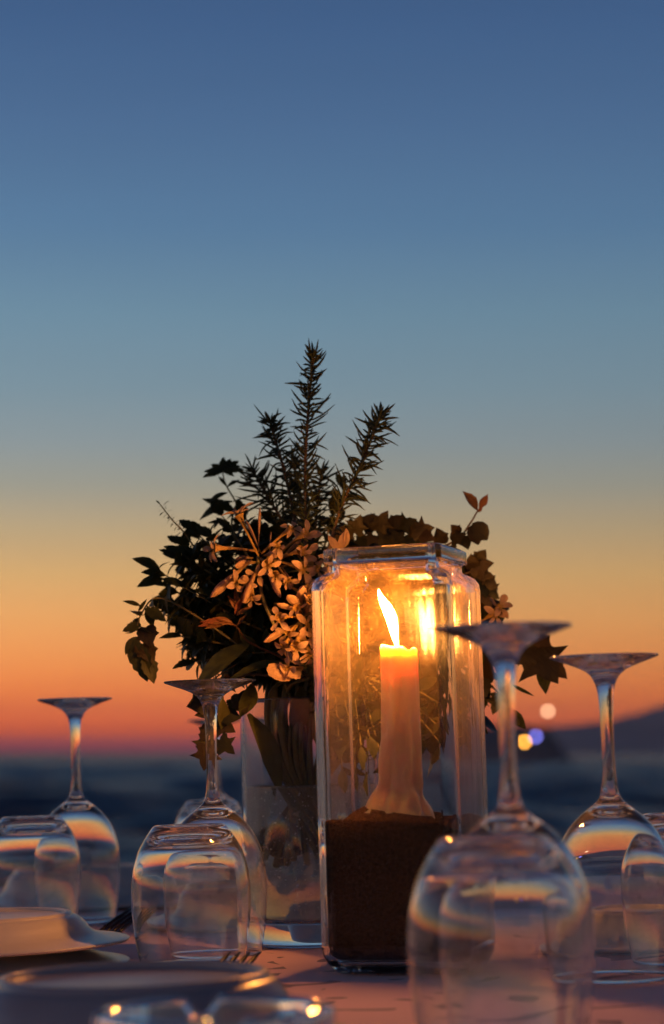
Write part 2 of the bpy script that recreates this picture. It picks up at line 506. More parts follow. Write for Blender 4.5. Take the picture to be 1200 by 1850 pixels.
# ================================================================== the table
T = thing('dining_table', 'long wooden dining table under the printed cloth, on the terrace by the sea', 'table', TABLE.copy())
TX0, TX1, TY0, TY1 = -0.62, 0.62, 0.62, 2.76
def box(x0, x1, y0, y1, z0, z1):
    V = [(x0, y0, z0), (x1, y0, z0), (x1, y1, z0), (x0, y1, z0), (x0, y0, z1), (x1, y0, z1), (x1, y1, z1), (x0, y1, z1)]
    return V, [(0, 3, 2, 1), (4, 5, 6, 7), (0, 1, 5, 4), (1, 2, 6, 5), (2, 3, 7, 6), (3, 0, 4, 7)]
mesh_obj('table_top', *box(TX0, TX1, TY0, TY1, -0.034, -0.006), M_WOOD, T, smooth=False)
for lx in (TX0 + 0.08, TX1 - 0.08):
    for ly in (TY0 + 0.1, TY1 - 0.1):
        zb = -0.75 - lx * math.sin(TILT) * -1 - 0.0
        V, Fc = [], []
        for z, h in ((-0.034, 0.035), (zb, 0.025)):
            V += [(lx - h, ly - h, z), (lx + h, ly - h, z), (lx + h, ly + h, z), (lx - h, ly + h, z)]
        mesh_obj('leg', V, [(0, 1, 2, 3), (7, 6, 5, 4), (0, 4, 5, 1), (1, 5, 6, 2), (2, 6, 7, 3), (3, 7, 4, 0)], M_WOOD, T, smooth=False)
# the cloth: flat on the top with soft creases, hanging in folds over the edges
def cloth_pt(u, v):
    ex = max(0, abs(u) - TX1); cy_ = (TY0 + TY1) / 2; hy = (TY1 - TY0) / 2
    ey = max(0, abs(v - cy_) - hy)
    x = max(-TX1, min(TX1, u)); y = max(TY0, min(TY1, v))
    z = 0.0
    # creases only ever dip below the table plane
    w = noise.noise((u * 3.2, v * 2.3, 1.7)) + 0.6 * noise.noise((u * 9, v * 6, 3.1)) + 0.8 * (1 - abs(noise.noise((u * 5 + v * 3, v * 4 - u * 2, 8.8)))) ** 6
    z -= 0.0028 * max(0, min(1.6, 0.9 - 0.7 * w))
    if ex > 0 or ey > 0:
        fold = math.sin((v if ex > ey else u) * 34) * 0.5 + 0.5 * noise.noise((u * 4, v * 4, 9))
        drop = math.hypot(ex, ey)
        z -= drop * 0.985
        o = 0.006 + 0.03 * fold * min(1, drop / 0.15) + 0.02 * min(1, drop / 0.1)
        if ex > 0: x += math.copysign(o, u)
        if ey > 0: y += math.copysign(o, v - cy_)
    return (x, y, z)
V, Fc = [], []
nu, nv = 150, 240
U0, U1, V0, V1 = TX0 - 0.28, TX1 + 0.28, TY0 - 0.28, TY1 + 0.28
for j in range(nv + 1):
    for i in range(nu + 1):
        V.append(cloth_pt(U0 + (U1 - U0) * i / nu, V0 + (V1 - V0) * j / nv))
for j in range(nv):
    for i in range(nu):
        a = j * (nu + 1) + i
        Fc.append((a, a + 1, a + nu + 2, a + nu + 1))
clo = mesh_obj('tablecloth', V, Fc, M_CLOTH)
clo.matrix_world = TABLE.copy()
tag(clo, 'pinkish tablecloth printed with dark blue curls, spread under the whole table setting', 'tablecloth')

# ================================================================== drinking glasses (all stand upside down)
def ref(p, n=5):
    return spline(p, n)
W_out = [(3.50, 0.0), (3.83, 1.8), (4.00, 3.6), (4.05, 5.2), (3.93, 6.9), (3.52, 8.4), (2.85, 9.6), (2.02, 10.5), (1.25, 11.1), (0.80, 11.5)]
W_stem = [(0.80, 11.5), (0.60, 11.9), (0.49, 12.6), (0.43, 13.8), (0.42, 15.6), (0.44, 17.2), (0.52, 18.4), (0.66, 19.1)]
W_foot = [(0.66, 19.1), (0.95, 19.65), (1.45, 20.05), (2.2, 20.38), (2.9, 20.62), (3.4, 20.8)]
W_foot2 = [(3.4, 20.8), (3.55, 20.86), (3.59, 20.93), (3.55, 20.99), (3.4, 21.0)]
W_top = [(3.4, 21.0), (2.6, 20.9), (1.6, 20.78), (0.7, 20.7), (0, 20.68)]
W_in = [(3.42, 0.0), (3.75, 1.8), (3.92, 3.6), (3.965, 5.2), (3.84, 6.9), (3.42, 8.3), (2.72, 9.45), (1.9, 10.2), (1.0, 10.65), (0.4, 10.78), (0, 10.8)]
def rev(p): return list(reversed(p))
# outward normals: lathe() faces outward when the profile falls in z on the outside
bowl_prof_o = rev(ref(W_out, 5))
bowl_prof = bowl_prof_o + [(3.46, -0.03)] + ref(W_in, 5)
stem_prof = rev(ref(W_stem, 5))
foot_prof = rev(ref(W_foot, 4) + ref(W_foot2, 3)[1:] + ref(W_top, 4)[1:])
def mk(name, prof, mat, n=72):
    V, Fc = lathe(prof, n)
    me = bpy.data.meshes.new(name)
    me.from_pydata(V, [], Fc); me.materials.append(mat)
    me.polygons.foreach_set('use_smooth', [True] * len(me.polygons)); me.update()
    return me
ME_BOWL, ME_STEM, ME_FOOT = mk('wine_bowl', bowl_prof, M_GLASS), mk('wine_stem', stem_prof, M_GLASS, 40), mk('wine_foot', foot_prof, M_GLASS)
def wine_glass(px, D, label, s=1.0, sz=None, rz=0):
    t = thing('wine_glass', label, 'wine glass', on_table(tx(px, D), D, rz, s, sz), 'upturned wine glasses')
    I = Matrix.Translation((0, 0, 0.0004))
    inst('bowl', ME_BOWL, t, I); inst('stem', ME_STEM, t, I); inst('foot', ME_FOOT, t, I)
    return t
T_out = [(3.75, 0.0), (4.10, 1.8), (4.31, 3.6), (4.37, 5.2), (4.26, 6.7), (3.93, 8.0), (3.48, 8.95), (3.02, 9.65)]
T_base = [(3.02, 9.65), (2.82, 9.93), (2.64, 10.12), (2.45, 10.2), (2.25, 10.17), (2.0, 10.04), (1.4, 9.96), (0.6, 9.93), (0, 9.92)]
T_in = [(3.66, 0.0), (4.0, 1.8), (4.21, 3.6), (4.265, 5.2), (4.15, 6.7), (3.8, 7.9), (3.3, 8.7), (2.5, 9.12), (1.3, 9.28), (0, 9.32)]
ME_TB = mk('tumbler_bowl', rev(ref(T_out, 5)) + [(3.7, -0.03)] + ref(T_in, 5), M_GLASS)
ME_TBASE = mk('tumbler_base', rev(ref(T_base, 4)), M_GLASS)
def tumbler(px, D, label, s=1.0, sz=None):
    t = thing('stemless_glass', label, 'water glass', on_table(tx(px, D), D, 0, s, sz), 'upturned stemless glasses')
    I = Matrix.Translation((0, 0, 0.0004))
    inst('bowl', ME_TB, t, I); inst('base', ME_TBASE, t, I)
    return t
wine_glass(394, 172, 'upturned wine glass directly left of the flower vase, behind a stemless glass')
wine_glass(148, 211, 'upturned wine glass at far left, its stem against the orange sky')
wine_glass(1108, 146, 'upturned wine glass at the right edge, sharp, beyond the nearest wine glass')
wine_glass(931, 118, 'nearest and largest upturned wine glass, overlapping the candle jar', 1.03)
wine_glass(398, 266, 'small distant wine glass half hidden behind the drooping ivy left of the vase', 0.93)
tumbler(352, 163, 'upturned stemless glass in front of the wine glass beside the flower vase')
tumbler(68, 201.5, 'upturned stemless glass at the left edge in front of the far wine glass')
tumbler(900, 109, 'blurred upturned stemless glass at front right, before the candle jar', 1.0, 1.06)
tumbler(1232, 156, 'upturned stemless glass cut by the right edge of the picture')
tumbler(388, 249, 'distant stemless glass showing just right of the middle wine stem', 1.0)

# ================================================================== plates (upside down)
P_out = [(11.5, 0.12), (11.62, 0.3), (11.45, 0.5), (10.2, 0.78), (9.2, 1.15), (8.6, 1.75), (8.2, 2.55), (7.7, 3.25), (7.3, 3.5)]
P_ring = [(7.3, 3.5), (7.15, 3.8), (6.95, 3.86), (6.75, 3.8), (6.6, 3.45), (5, 3.36), (0, 3.3)]
P_in = [(11.5, 0.12), (11.3, 0.08), (9.9, 0.38), (8.7, 0.8), (8.1, 1.5), (7.7, 2.4), (7.1, 3.0), (5, 3.02), (0, 3.0)]
ME_PB = mk('plate_body', rev(ref(P_out, 4)) + ref(P_in, 4)[1:], M_PLATE, 96)
ME_PF = mk('plate_foot', rev(ref(P_ring, 4)), M_PLATE, 96)
D_out = [(13.2, 0.1), (13.35, 0.25), (13.2, 0.42), (11.6, 0.75), (9.8, 1.25), (9.0, 1.6), (8.6, 1.75)]
D_ring = [(8.6, 1.75), (8.5, 1.95), (8.35, 1.98), (8.2, 1.92), (8.1, 1.7), (5, 1.66), (0, 1.65)]
D_in = [(13.2, 0.1), (13.0, 0.06), (11.4, 0.4), (9.7, 0.95), (8.6, 1.3), (0, 1.32)]
ME_DB = mk('flat_plate_body', rev(ref(D_out, 4)) + ref(D_in, 4)[1:], M_PLATE, 96)
ME_DF = mk('flat_plate_foot', rev(ref(D_ring, 4)), M_PLATE, 96)
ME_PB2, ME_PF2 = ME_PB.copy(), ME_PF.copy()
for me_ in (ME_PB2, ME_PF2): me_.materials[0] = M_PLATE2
def soup_plate(px, D, label, z=0.0, s=1.0, sz=None, darker=False):
    t = thing('soup_plate', label, 'plate', TABLE @ Matrix.Translation((0, 0, z)) @ TABLE.inverted() @ on_table(tx(px, D), D, 0, s, sz), 'upturned plates')
    inst('plate_body', ME_PB2 if darker else ME_PB, t, Matrix.Identity(4)); inst('foot_ring', ME_PF2 if darker else ME_PF, t, Matrix.Identity(4))
    return t
def flat_plate(px, D, label, s=1.0):
    t = thing('dinner_plate', label, 'plate', on_table(tx(px, D), D, 0, s), 'upturned plates')
    inst('plate_body', ME_DB, t, Matrix.Identity(4)); inst('foot_ring', ME_DF, t, Matrix.Identity(4))
    return t
soup_plate(250, 119, 'large upturned grey soup plate in the blurred foreground at lower left', darker=True)
soup_plate(-30, 166, 'upturned soup plate at left edge glowing orange in the candle light', 0.0172, 0.97, 0.6)
flat_plate(-38, 166.5, 'flat plate lying under the orange lit soup plate at left edge', 0.87)
soup_plate(470, 204, 'upturned white plate showing through the stemless glass left of the vase', 0, 0.98)
soup_plate(150, 238, 'upturned plate at the far end of the table behind the left glasses')
soup_plate(1165, 170, 'upturned plate behind the right wine glass, catching pink candle light', 0, 0.64, 0.74)

# ================================================================== ashtray in the very front
A_prof = [(0, 0.9), (3.2, 0.95), (3.9, 1.3), (4.35, 2.4), (4.5, 3.6), (4.6, 3.95), (4.9, 4.08), (5.25, 3.98), (5.4, 3.7), (5.35, 2.4), (5.1, 0.8), (4.8, 0.15), (4.4, 0.0), (0, 0.02)]
V, Fc = lathe(ref(A_prof, 4)[::-1][::-1], 96)
V2 = []
for v in V:                                       # four cigarette notches pressed in the rim
    x, y, z = v
    a = math.atan2(y, x)
    if z > 0.028 and math.hypot(x, y) > 0.038:
        k = abs(((a - R(-80)) / (math.pi / 2) + 0.5) % 1 - 0.5) * (math.pi / 2)
        z -= 0.009 * max(0, 1 - (k / 0.16) ** 2) * min(1, (z - 0.028) / 0.008)
    V2.append((x, y, z))
ash = thing('ashtray', 'blurred round glass ashtray at the bottom edge before the front plate', 'ashtray', on_table(tx(395, 100), 100))
mesh_obj('glass_dish', V2, [f[::-1] for f in Fc], M_GLASS, ash)

# ================================================================== cutlery
def fork(mw, label):
    t = thing('fork', label, 'fork', mw, 'forks lying on the cloth')
    # along +Y, tines at the far end, their tips raised
    def zc(y): return 0.004 + (0.016 * max(0, (y - 0.06) / 0.045) ** 1.0 if y > 0.06 else 0.0) - 0.004 * math.sin(max(0, min(1, (y - 0.0) / 0.07)) * math.pi)
    V, Fc = [], []
    secs = [(-0.10, 0.0075), (-0.095, 0.0095), (-0.06, 0.0075), (-0.02, 0.0045), (0.02, 0.0035), (0.04, 0.006), (0.052, 0.0115), (0.062, 0.0125)]
    for y, w in secs:
        z = zc(y) + 0.001
        V += [(-w, y, z), (w, y, z), (w, y, z + 0.002), (-w, y, z + 0.002)]
    for i in range(len(secs) - 1):
        for k in range(4):
            Fc.append((i * 4 + k, i * 4 + (k + 1) % 4, i * 4 + 4 + (k + 1) % 4, i * 4 + 4 + k))
    Fc += [(3, 2, 1, 0), tuple(len(V) - 4 + k for k in range(4))]
    mesh_obj('handle', V, Fc, M_STEEL, t)
    for k in range(4):
        x = -0.0107 + k * 0.00713
        pts = [Vector((x, 0.06 + 0.045 * i / 6, zc(0.06 + 0.045 * i / 6) + 0.002)) for i in range(7)]
        mesh_obj('tine', *tube(pts, [0.0018] * 5 + [0.0015, 0.0008], 6), M_STEEL, t)
fork(on_table(tx(312, 138), 138.5, R(-24)) , 'steel fork with its tines showing between front plate and stemless glass')
fork(on_table(tx(118, 186), 186, R(-35)), 'steel fork whose tip shows behind the orange lit plate')
kn = thing('knife', 'dark steel table knife lying at the left edge beside the plates', 'knife', on_table(tx(-10, 150), 144, R(78)))
V, Fc = [], []
secs = [(-0.11, 0.009, 0.004), (-0.105, 0.011, 0.005), (-0.05, 0.009, 0.0045), (-0.01, 0.007, 0.004), (0.0, 0.006, 0.004)]
def slab(secs):
    V, Fc = [], []
    for y, w, h in secs:
        V += [(-w, y, 0.001), (w, y, 0.001), (w, y, 0.001 + h), (-w, y, 0.001 + h)]
    for i in range(len(secs) - 1):
        for k in range(4):
            Fc.append((i * 4 + k, i * 4 + (k + 1) % 4, i * 4 + 4 + (k + 1) % 4, i * 4 + 4 + k))
    Fc += [(3, 2, 1, 0), tuple(len(V) - 4 + k for k in range(4))]
    return V, Fc
mesh_obj('handle', *slab(secs), M_STEEL, kn)
mesh_obj('blade', *slab([(0.001, 0.006, 0.002), (0.02, 0.010, 0.002), (0.08, 0.0105, 0.0018), (0.105, 0.007, 0.0015), (0.115, 0.002, 0.001)]), M_STEEL, kn)

# ================================================================== candle jar
JD, JX = 157.4, tx(738, 157.4)
JYAW = R(-17)
JM = on_table(JX, JD, JYAW)
def rsq(h, r, n=6):
    """rounded square outline, half side h, corner radius r (cm); n segments per corner, flats subdivided once"""
    out = []
    for q, (sx, sy) in enumerate(((1, 1), (-1, 1), (-1, -1), (1, -1))):
        a0 = q * math.pi / 2
        for k in range(n + 1):
            a = a0 + math.pi / 2 * k / n
            out.append(((sx * (h - r) + r * math.cos(a)) / 100, (sy * (h - r) + r * math.sin(a)) / 100))
    return out
def loft(rows, mats, is_panel=None):
    """rows: (half, radius, z); a list of quads between successive rounded squares"""
    V, Fc, fm = [], [], []
    n = 6; m = 4 * (n + 1)
    for h, r, z in rows:
        for x, y in rsq(h, r, n): V.append((x, y, z / 100))
    for j in range(len(rows) - 1):
        for k in range(m):
            k2 = (k + 1) % m
            Fc.append((j * m + k, (j + 1) * m + k, (j + 1) * m + k2, j * m + k2))
            flat = (k % (n + 1)) == n
            fm.append(1 if (is_panel and is_panel(j) and flat) else 0)
    return V, Fc, fm
jar = thing('candle_jar', 'square clear glass storage jar with sand and a burning candle inside', 'jar', JM)
# outer skin from the shoulder down, then the inner skin upward: one closed surface in three open pieces
body_o = [(5.10, 1.0, 26.6)] + [(5.10, 1.0, z) for z in (20, 14, 8, 3)] + [(5.10, 1.0, 1.7)]
body_i = [(4.80, 0.9, 1.9)] + [(4.80, 0.9, z) for z in (3, 8, 14, 20)] + [(4.80, 0.9, 26.5)]
Va, Fa, ma = loft(body_o, None, lambda j: True)
Vb, Fb, mb = loft(body_i, None, lambda j: True)
off = len(Va)
mesh_obj('body', Va + Vb, Fa + [tuple(i + off for i in f) for f in Fb], parent=jar, mats=[M_JARTHICK, M_PANEL], fm=ma + mb)
neck = [(4.80, 0.9, 26.5), (4.73, 0.9, 26.9), (4.42, 0.85, 27.18), (3.95, 0.7, 27.32), (3.70, 0.6, 27.6), (3.68, 0.55, 28.3), (3.68, 0.55, 29.2), (3.74, 0.55, 29.38),
        (3.86, 0.6, 29.45), (4.12, 0.6, 29.45), (4.26, 0.6, 29.37), (4.30, 0.6, 29.22), (4.30, 0.6, 28.55), (4.24, 0.6, 28.42), (4.02, 0.6, 28.36), (3.98, 0.6, 28.2), (3.98, 0.6, 27.95),
        (4.06, 0.7, 27.78), (4.42, 0.85, 27.62), (4.82, 1.0, 27.38), (5.03, 1.0, 27.05), (5.10, 1.0, 26.6)]
V, Fc, fm = loft(neck, None, lambda j: j < 5 or 14 <= j)
mesh_obj('neck', V, Fc, parent=jar, mats=[M_JARTHICK, M_PANEL], fm=fm)
base = [(5.10, 1.0, 1.7), (5.04, 1.1, 1.2), (4.8, 1.1, 0.65), (4.45, 1.0, 0.2), (4.25, 1.0, 0.02), (4.05, 1.0, 0.05), (3.8, 1.0, 0.3), (2.0, 0.8, 0.42), (0.02, 0.01, 0.45)]
base_i = [(0.02, 0.01, 0.72), (2.5, 0.7, 0.70), (4.1, 0.8, 0.72), (4.5, 0.9, 0.95), (4.74, 0.9, 1.35), (4.80, 0.9, 1.9)]
Va, Fa, _ = loft(base, None); Vb, Fb, _ = loft(base_i, None)
off = len(Va)
mesh_obj('base', Va + Vb, Fa + [tuple(i + off for i in f) for f in Fb], M_JARTHICK, jar)

# sand inside
SZ = 10.3
V, Fc = [], []
rows = [(0.02, 0.01, 0.79), (3.0, 0.7, 0.77), (4.05, 0.8, 0.80), (4.44, 0.86, 1.0), (4.70, 0.88, 1.38), (4.76, 0.88, 1.95)] + [(4.76, 0.88, 1.95 + (SZ - 2.1) * i / 8) for i in range(1, 8)] + [(4.76, 0.88, SZ)]
nb_rows = len(rows)
for i in range(1, 13):
    rows.append((4.76 * (1 - i / 12.3), 0.88 * (1 - i / 12.6), SZ))
V, Fc, _ = loft(rows, None)
m_ = 28
V = [Vector(v) for v in V]
for i in range((nb_rows - 1) * m_, len(V)):
    x, y = V[i].x, V[i].y
    d = math.hypot(x + 0.002, y)
    bump_ = 0.011 * noise.noise((x * 45, y * 45, 0.4)) + 0.0016 * noise.noise((x * 220, y * 220, 2)) + 0.009 * max(0, 1 - d / 0.04) - 0.05 * x
    V[i].z += bump_
n0 = len(V) - m_
Fc.append(tuple(range(n0, n0 + m_)))
sand = mesh_obj('sand', V, [f[::-1] for f in Fc], M_SAND)
sand.matrix_world = JM.copy()
tag(sand, 'dark brown sand filling the lower third of the candle jar', 'sand', kind='stuff')

# candle
cx, cyy = (at(726, 1480, 157).x, 1.57)
cand = thing('candle', 'lit white pillar candle leaning in the sand of the glass jar', 'candle', Matrix.Translation(at(726, 1482, 157)))
base_p = at(726, 1482, 157)
V, Fc = [], []
nseg = 56
prof_c = []
H_C = (1482 - 1176) / F * 1.57
nrow = 60
for i in range(nrow + 1):
    t = i / nrow
    px = 727 + (719.5 - 727) * t
    r = (43 - 4 * min(1, t / 0.25) - 4.0 * t) / 2534 * 0.96         # metres
    for k in range(nseg):
        a = 2 * math.pi * k / nseg
        rr = r
        n1 = noise.noise((math.cos(a) * 1.6, math.sin(a) * 1.6, t * 2.2 + 3))
        rr += 0.0016 * n1 + 0.0006 * noise.noise((math.cos(a) * 5, math.sin(a) * 5, t * 3))
        # runs of wax down the sides
        for (ac, wd, t0, t1, hgt) in ((R(-110), 0.18, 0.45, 1.0, 0.0011), (R(-62), 0.15, 0.2, 0.8, 0.0010), (R(-150), 0.22, 0.0, 0.5, 0.0018), (R(-90), 0.13, 0.55, 0.97, -0.0007), (R(-35), 0.2, 0.1, 0.6, 0.0012)):
            da = (a - ac + math.pi) % (2 * math.pi) - math.pi
            if t0 < t < t1:
                rr += 2.4 * hgt * math.exp(-(da / wd) ** 2) * math.sin(math.pi * (t - t0) / (t1 - t0)) ** 0.5
        # the melted skirt at the foot, reaching to the left
        side = 0.5 + 0.5 * math.cos(a - R(200))
        rr += (0.003 + 0.020 * side ** 3) * math.exp(-(t / 0.075) ** 1.4) + (0.001 + 0.004 * side) * math.exp(-((t - 0.11) / 0.07) ** 2) + 0.008 * noise.noise((math.cos(a) * 2.6, math.sin(a) * 2.6, 11 + 9 * t)) * math.exp(-(t / 0.22) ** 2)
        z = t * H_C
        if t > 0.985: z += 0.004 * noise.noise((math.cos(a) * 1.6, math.sin(a) * 1.6, 7)) + 0.0022 * max(0, math.cos(a - R(200)))
        c = at(px, 1482 - t * 306, 157) - base_p
        V.append((c.x + rr * math.cos(a), c.y + rr * math.sin(a), z - 0.004 if i == 0 else z))
for i in range(nrow):
    for k in range(nseg):
        k2 = (k + 1) % nseg
        Fc.append((i * nseg + k, i * nseg + k2, (i + 1) * nseg + k2, (i + 1) * nseg + k))
top = at(719.5, 1176, 157) - base_p
last = nrow * nseg
for (q, dz) in ((0.8, -0.0012), (0.5, -0.004), (0.15, -0.005)):
    s0 = len(V)
    for k in range(nseg):
        v = Vector(V[last + k]); c = Vector((top.x, top.y, H_C))
        w = c + (v - c) * q; w.z = H_C + dz
        V.append(w)
    p0 = last if q == 0.8 else s0 - nseg
    for k in range(nseg):
        k2 = (k + 1) % nseg
        Fc.append((p0 + k, p0 + k2, s0 + k2, s0 + k))
Fc.append(tuple(range(len(V) - nseg, len(V))))
Fc.append(tuple(reversed(range(nseg))))
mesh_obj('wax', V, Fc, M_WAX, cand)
wp = [at(719.5, 1182, 157), at(718, 1170, 157), at(716, 1160, 157), at(712, 1153, 157)]
mesh_obj('wick', *tube([p - base_p for p in wp], [0.0009, 0.0009, 0.0008, 0.0005], 8), M_WICK, cand)
fl = spline([(718.5, 1170, 0.8), (717, 1165, 2.6), (714, 1150, 5.2), (711, 1135, 7.6), (707, 1116, 9.6), (699, 1098, 8.6), (691.5, 1085, 5.8), (686.5, 1074, 2.8), (684, 1065, 0.4)], 4)
mesh_obj('flame', *tube([at(p[0], p[1], 157) - base_p for p in fl], [max(0.3, p[2]) / 2534 for p in fl], 14), M_FLAME, cand)

# ================================================================== flower vase with water
VD, VX = 180, tx(570, 180)
VM = on_table(VX, VD)
vase = thing('flower_vase', 'clear cylindrical glass vase half full of water behind the candle jar', 'vase', VM)
VH = 19.6
vb_out = [(5.62, VH - 0.15), (5.62, 15), (5.62, 10), (5.62, 5), (5.62, 2.2)]
vb_in = [(5.28, 2.4), (5.28, 5), (5.28, 10), (5.28, 15), (5.28, VH - 0.15)]
rim = [(5.28, VH - 0.15), (5.32, VH - 0.02), (5.45, VH + 0.04), (5.58, VH - 0.02), (5.62, VH - 0.15)]
Va, Fa = lathe(vb_out, 96); Vb, Fb = lathe(vb_in, 96)
mesh_obj('wall', Va + Vb, Fa + [tuple(i + len(Va) for i in f) for f in Fb], M_VASE, vase)
mesh_obj('rim', *lathe(rim, 96), M_VASE, vase)
vbase = [(5.62, 2.2), (5.62, 0.7), (5.5, 0.3), (5.2, 0.04), (4.9, 0.02), (4.5, 0.2), (0, 0.35)]
vbase_i = [(0, 1.75), (3.5, 1.78), (4.8, 1.92), (5.2, 2.15), (5.28, 2.4)]
Va, Fa = lathe(vbase, 96); Vb, Fb = lathe(vbase_i, 96)
mesh_obj('base', Va + Vb, Fa + [tuple(i + len(Va) for i in f) for f in Fb], M_VASE, vase)
wat = [(0, 12.5), (4.9, 12.5), (5.15, 12.55), (5.262, 12.68), (5.262, 12.5), (5.262, 8), (5.262, 2.42), (5.18, 2.18), (4.78, 1.95), (3.5, 1.81), (0, 1.78)]
w = mesh_obj('vase_water', *lathe(wat, 96), M_WATER)
w.matrix_world = VM.copy()
tag(w, 'clear water filling the glass vase up to the flower stems', 'water')

# ================================================================== the bouquet
def leaf_mesh(name, outline, mat, fold=0.25, bend=0.25, mid=5):
    """outline: right half as (t along, half width) with unit length; folded on its midrib and bent along its length"""
    V, Fc = [], []
    n = len(outline)
    def pz(t, w): return fold * abs(w) - bend * t * t
    for t, w_ in outline: V.append((0, t, pz(t, 0)))
    for t, w_ in outline: V.append((w_, t, pz(t, w_)))
    for t, w_ in outline: V.append((-w_, t, pz(t, w_)))
    for i in range(n - 1):
        Fc.append((i, n + i, n + i + 1, i + 1))
        Fc.append((i, i + 1, 2 * n + i + 1, 2 * n + i))
    me = bpy.data.meshes.new(name)
    me.from_pydata(V, [], Fc); me.materials.append(mat)
    me.polygons.foreach_set('use_smooth', [True] * len(me.polygons)); me.update()
    return me
def ivy_mesh(name, mat, pts, bend=0.22, cup=0.3):
    """lobed leaf: outline (x, y) of the right half from base to tip, fanned from a centre vein"""
    V = [(0, 0.38, 0.0)]
    out = pts + [(-x, y) for x, y in reversed(pts[1:-1])]
    for x, y in out:
        r = math.hypot(x, y - 0.38)
        V.append((x, y, -bend * r * r + cup * 0.2 * abs(x) + 0.03 * math.sin(9 * x + 4 * y)))
    # inner ring for some curvature
    nO = len(out)
    for x, y in out:
        xx, yy = x * 0.5, 0.38 + (y - 0.38) * 0.5
        V.append((xx, yy, -bend * 0.1 + cup * 0.12 * abs(xx)))
    Fc = []
    for i in range(nO):
        j = (i + 1) % nO
        Fc.append((0, 1 + nO + i, 1 + nO + j))
        Fc.append((1 + nO + i, 1 + i, 1 + j, 1 + nO + j))
    me = bpy.data.meshes.new(name)
    me.from_pydata(V, [], [f[::-1] for f in Fc]); me.materials.append(mat)
    me.polygons.foreach_set('use_smooth', [True] * len(me.polygons)); me.update()
    return me
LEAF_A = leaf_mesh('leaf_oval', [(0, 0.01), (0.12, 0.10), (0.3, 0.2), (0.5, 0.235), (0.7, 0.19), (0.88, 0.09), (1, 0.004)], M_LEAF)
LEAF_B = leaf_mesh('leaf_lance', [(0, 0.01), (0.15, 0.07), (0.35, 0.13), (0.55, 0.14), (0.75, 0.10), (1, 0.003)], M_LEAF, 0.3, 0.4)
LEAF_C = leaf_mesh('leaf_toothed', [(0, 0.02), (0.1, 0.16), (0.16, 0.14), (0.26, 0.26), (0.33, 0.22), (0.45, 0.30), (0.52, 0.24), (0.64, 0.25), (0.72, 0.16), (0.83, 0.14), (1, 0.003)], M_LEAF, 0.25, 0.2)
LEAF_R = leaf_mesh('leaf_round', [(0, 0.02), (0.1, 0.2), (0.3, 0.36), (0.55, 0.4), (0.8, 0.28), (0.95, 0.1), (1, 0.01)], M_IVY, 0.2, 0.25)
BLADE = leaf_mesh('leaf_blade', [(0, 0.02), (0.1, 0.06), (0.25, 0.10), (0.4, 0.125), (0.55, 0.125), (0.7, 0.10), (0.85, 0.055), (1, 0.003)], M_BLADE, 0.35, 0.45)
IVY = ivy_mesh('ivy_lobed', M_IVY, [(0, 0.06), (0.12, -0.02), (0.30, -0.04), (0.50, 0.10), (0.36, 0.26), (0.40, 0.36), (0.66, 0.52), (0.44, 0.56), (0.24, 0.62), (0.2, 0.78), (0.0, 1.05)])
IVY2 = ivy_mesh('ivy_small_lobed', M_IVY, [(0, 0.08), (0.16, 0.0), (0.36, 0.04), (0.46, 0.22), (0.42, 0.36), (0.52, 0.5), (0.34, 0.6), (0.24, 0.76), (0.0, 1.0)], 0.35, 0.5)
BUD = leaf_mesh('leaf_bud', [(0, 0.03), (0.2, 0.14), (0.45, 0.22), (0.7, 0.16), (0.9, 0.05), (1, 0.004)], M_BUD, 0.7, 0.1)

def frame(pos, d, up, s, sw=1.0):
    """matrix with +Y along d and +Z near up"""
    y = d.normalized()
    x = y.cross(up)
    if x.length < 1e-4: x = y.orthogonal()
    x.normalize(); z = x.cross(y)
    m = Matrix((x, y, z)).transposed().to_4x4()
    return Matrix.Translation(pos) @ m @ Matrix.Diagonal((s * sw, s, s, 1))

VC = TABLE @ Vector((VX, 1.80, 0))
def rnd(a, b): return random.uniform(a, b)
def vase_foot(ang=None):
    """stem start under water and its passage through the mouth"""
    a = rnd(0, 6.283) if ang is None else ang
    foot = TABLE @ Vector((VX - 0.006 + 0.034 * math.cos(a + 2.6), 1.80 + 0.030 * math.sin(a + 2.6), rnd(0.062, 0.08)))
    mid = TABLE @ Vector((VX - 0.004 + 0.022 * math.cos(a), 1.80 + 0.022 * math.sin(a), 0.14))
    mouth = TABLE @ Vector((VX + 0.034 * math.cos(a), 1.80 + 0.034 * math.sin(a), 0.2))
    return [foot, mid, mouth]

class Sprig:
    def __init__(s, name, label, cat, pix, r0=0.0016, r1=0.0006, mat=None, group=None, ang=None, infoot=True, span=7):
        pts = [at(*p) for p in pix]
        if infoot: pts = vase_foot(ang) + pts
        s.path = [Vector(p) for p in spline([tuple(p) for p in pts], span)]
        s.base = s.path[0].copy()
        s.t = thing(name, label, cat, Matrix.Translation(s.base), group)
        n = len(s.path)
        rad = [r0 + (r1 - r0) * i / (n - 1) for i in range(n)]
        mesh_obj('stem', *tube([p - s.base for p in s.path], rad, 6), mat or M_GSTEM, s.t)
        s.n0 = (2 * span + 2) if infoot else 0           # first index above the mouth
    def leaf(s, me, pos, d, up, size, name='leaf', sw=1.0):
        return inst(name, me, s.t, frame(pos - s.base, d, up, size, sw))
    def along(s, f):
        """point and direction at fraction f of the part above the mouth"""
        n = len(s.path) - 1
        x = s.n0 + f * (n - s.n0); i = min(n - 1, int(x)); k = x - i
        return s.path[i].lerp(s.path[i + 1], k), (s.path[i + 1] - s.path[max(0, i - 1)]).normalized()

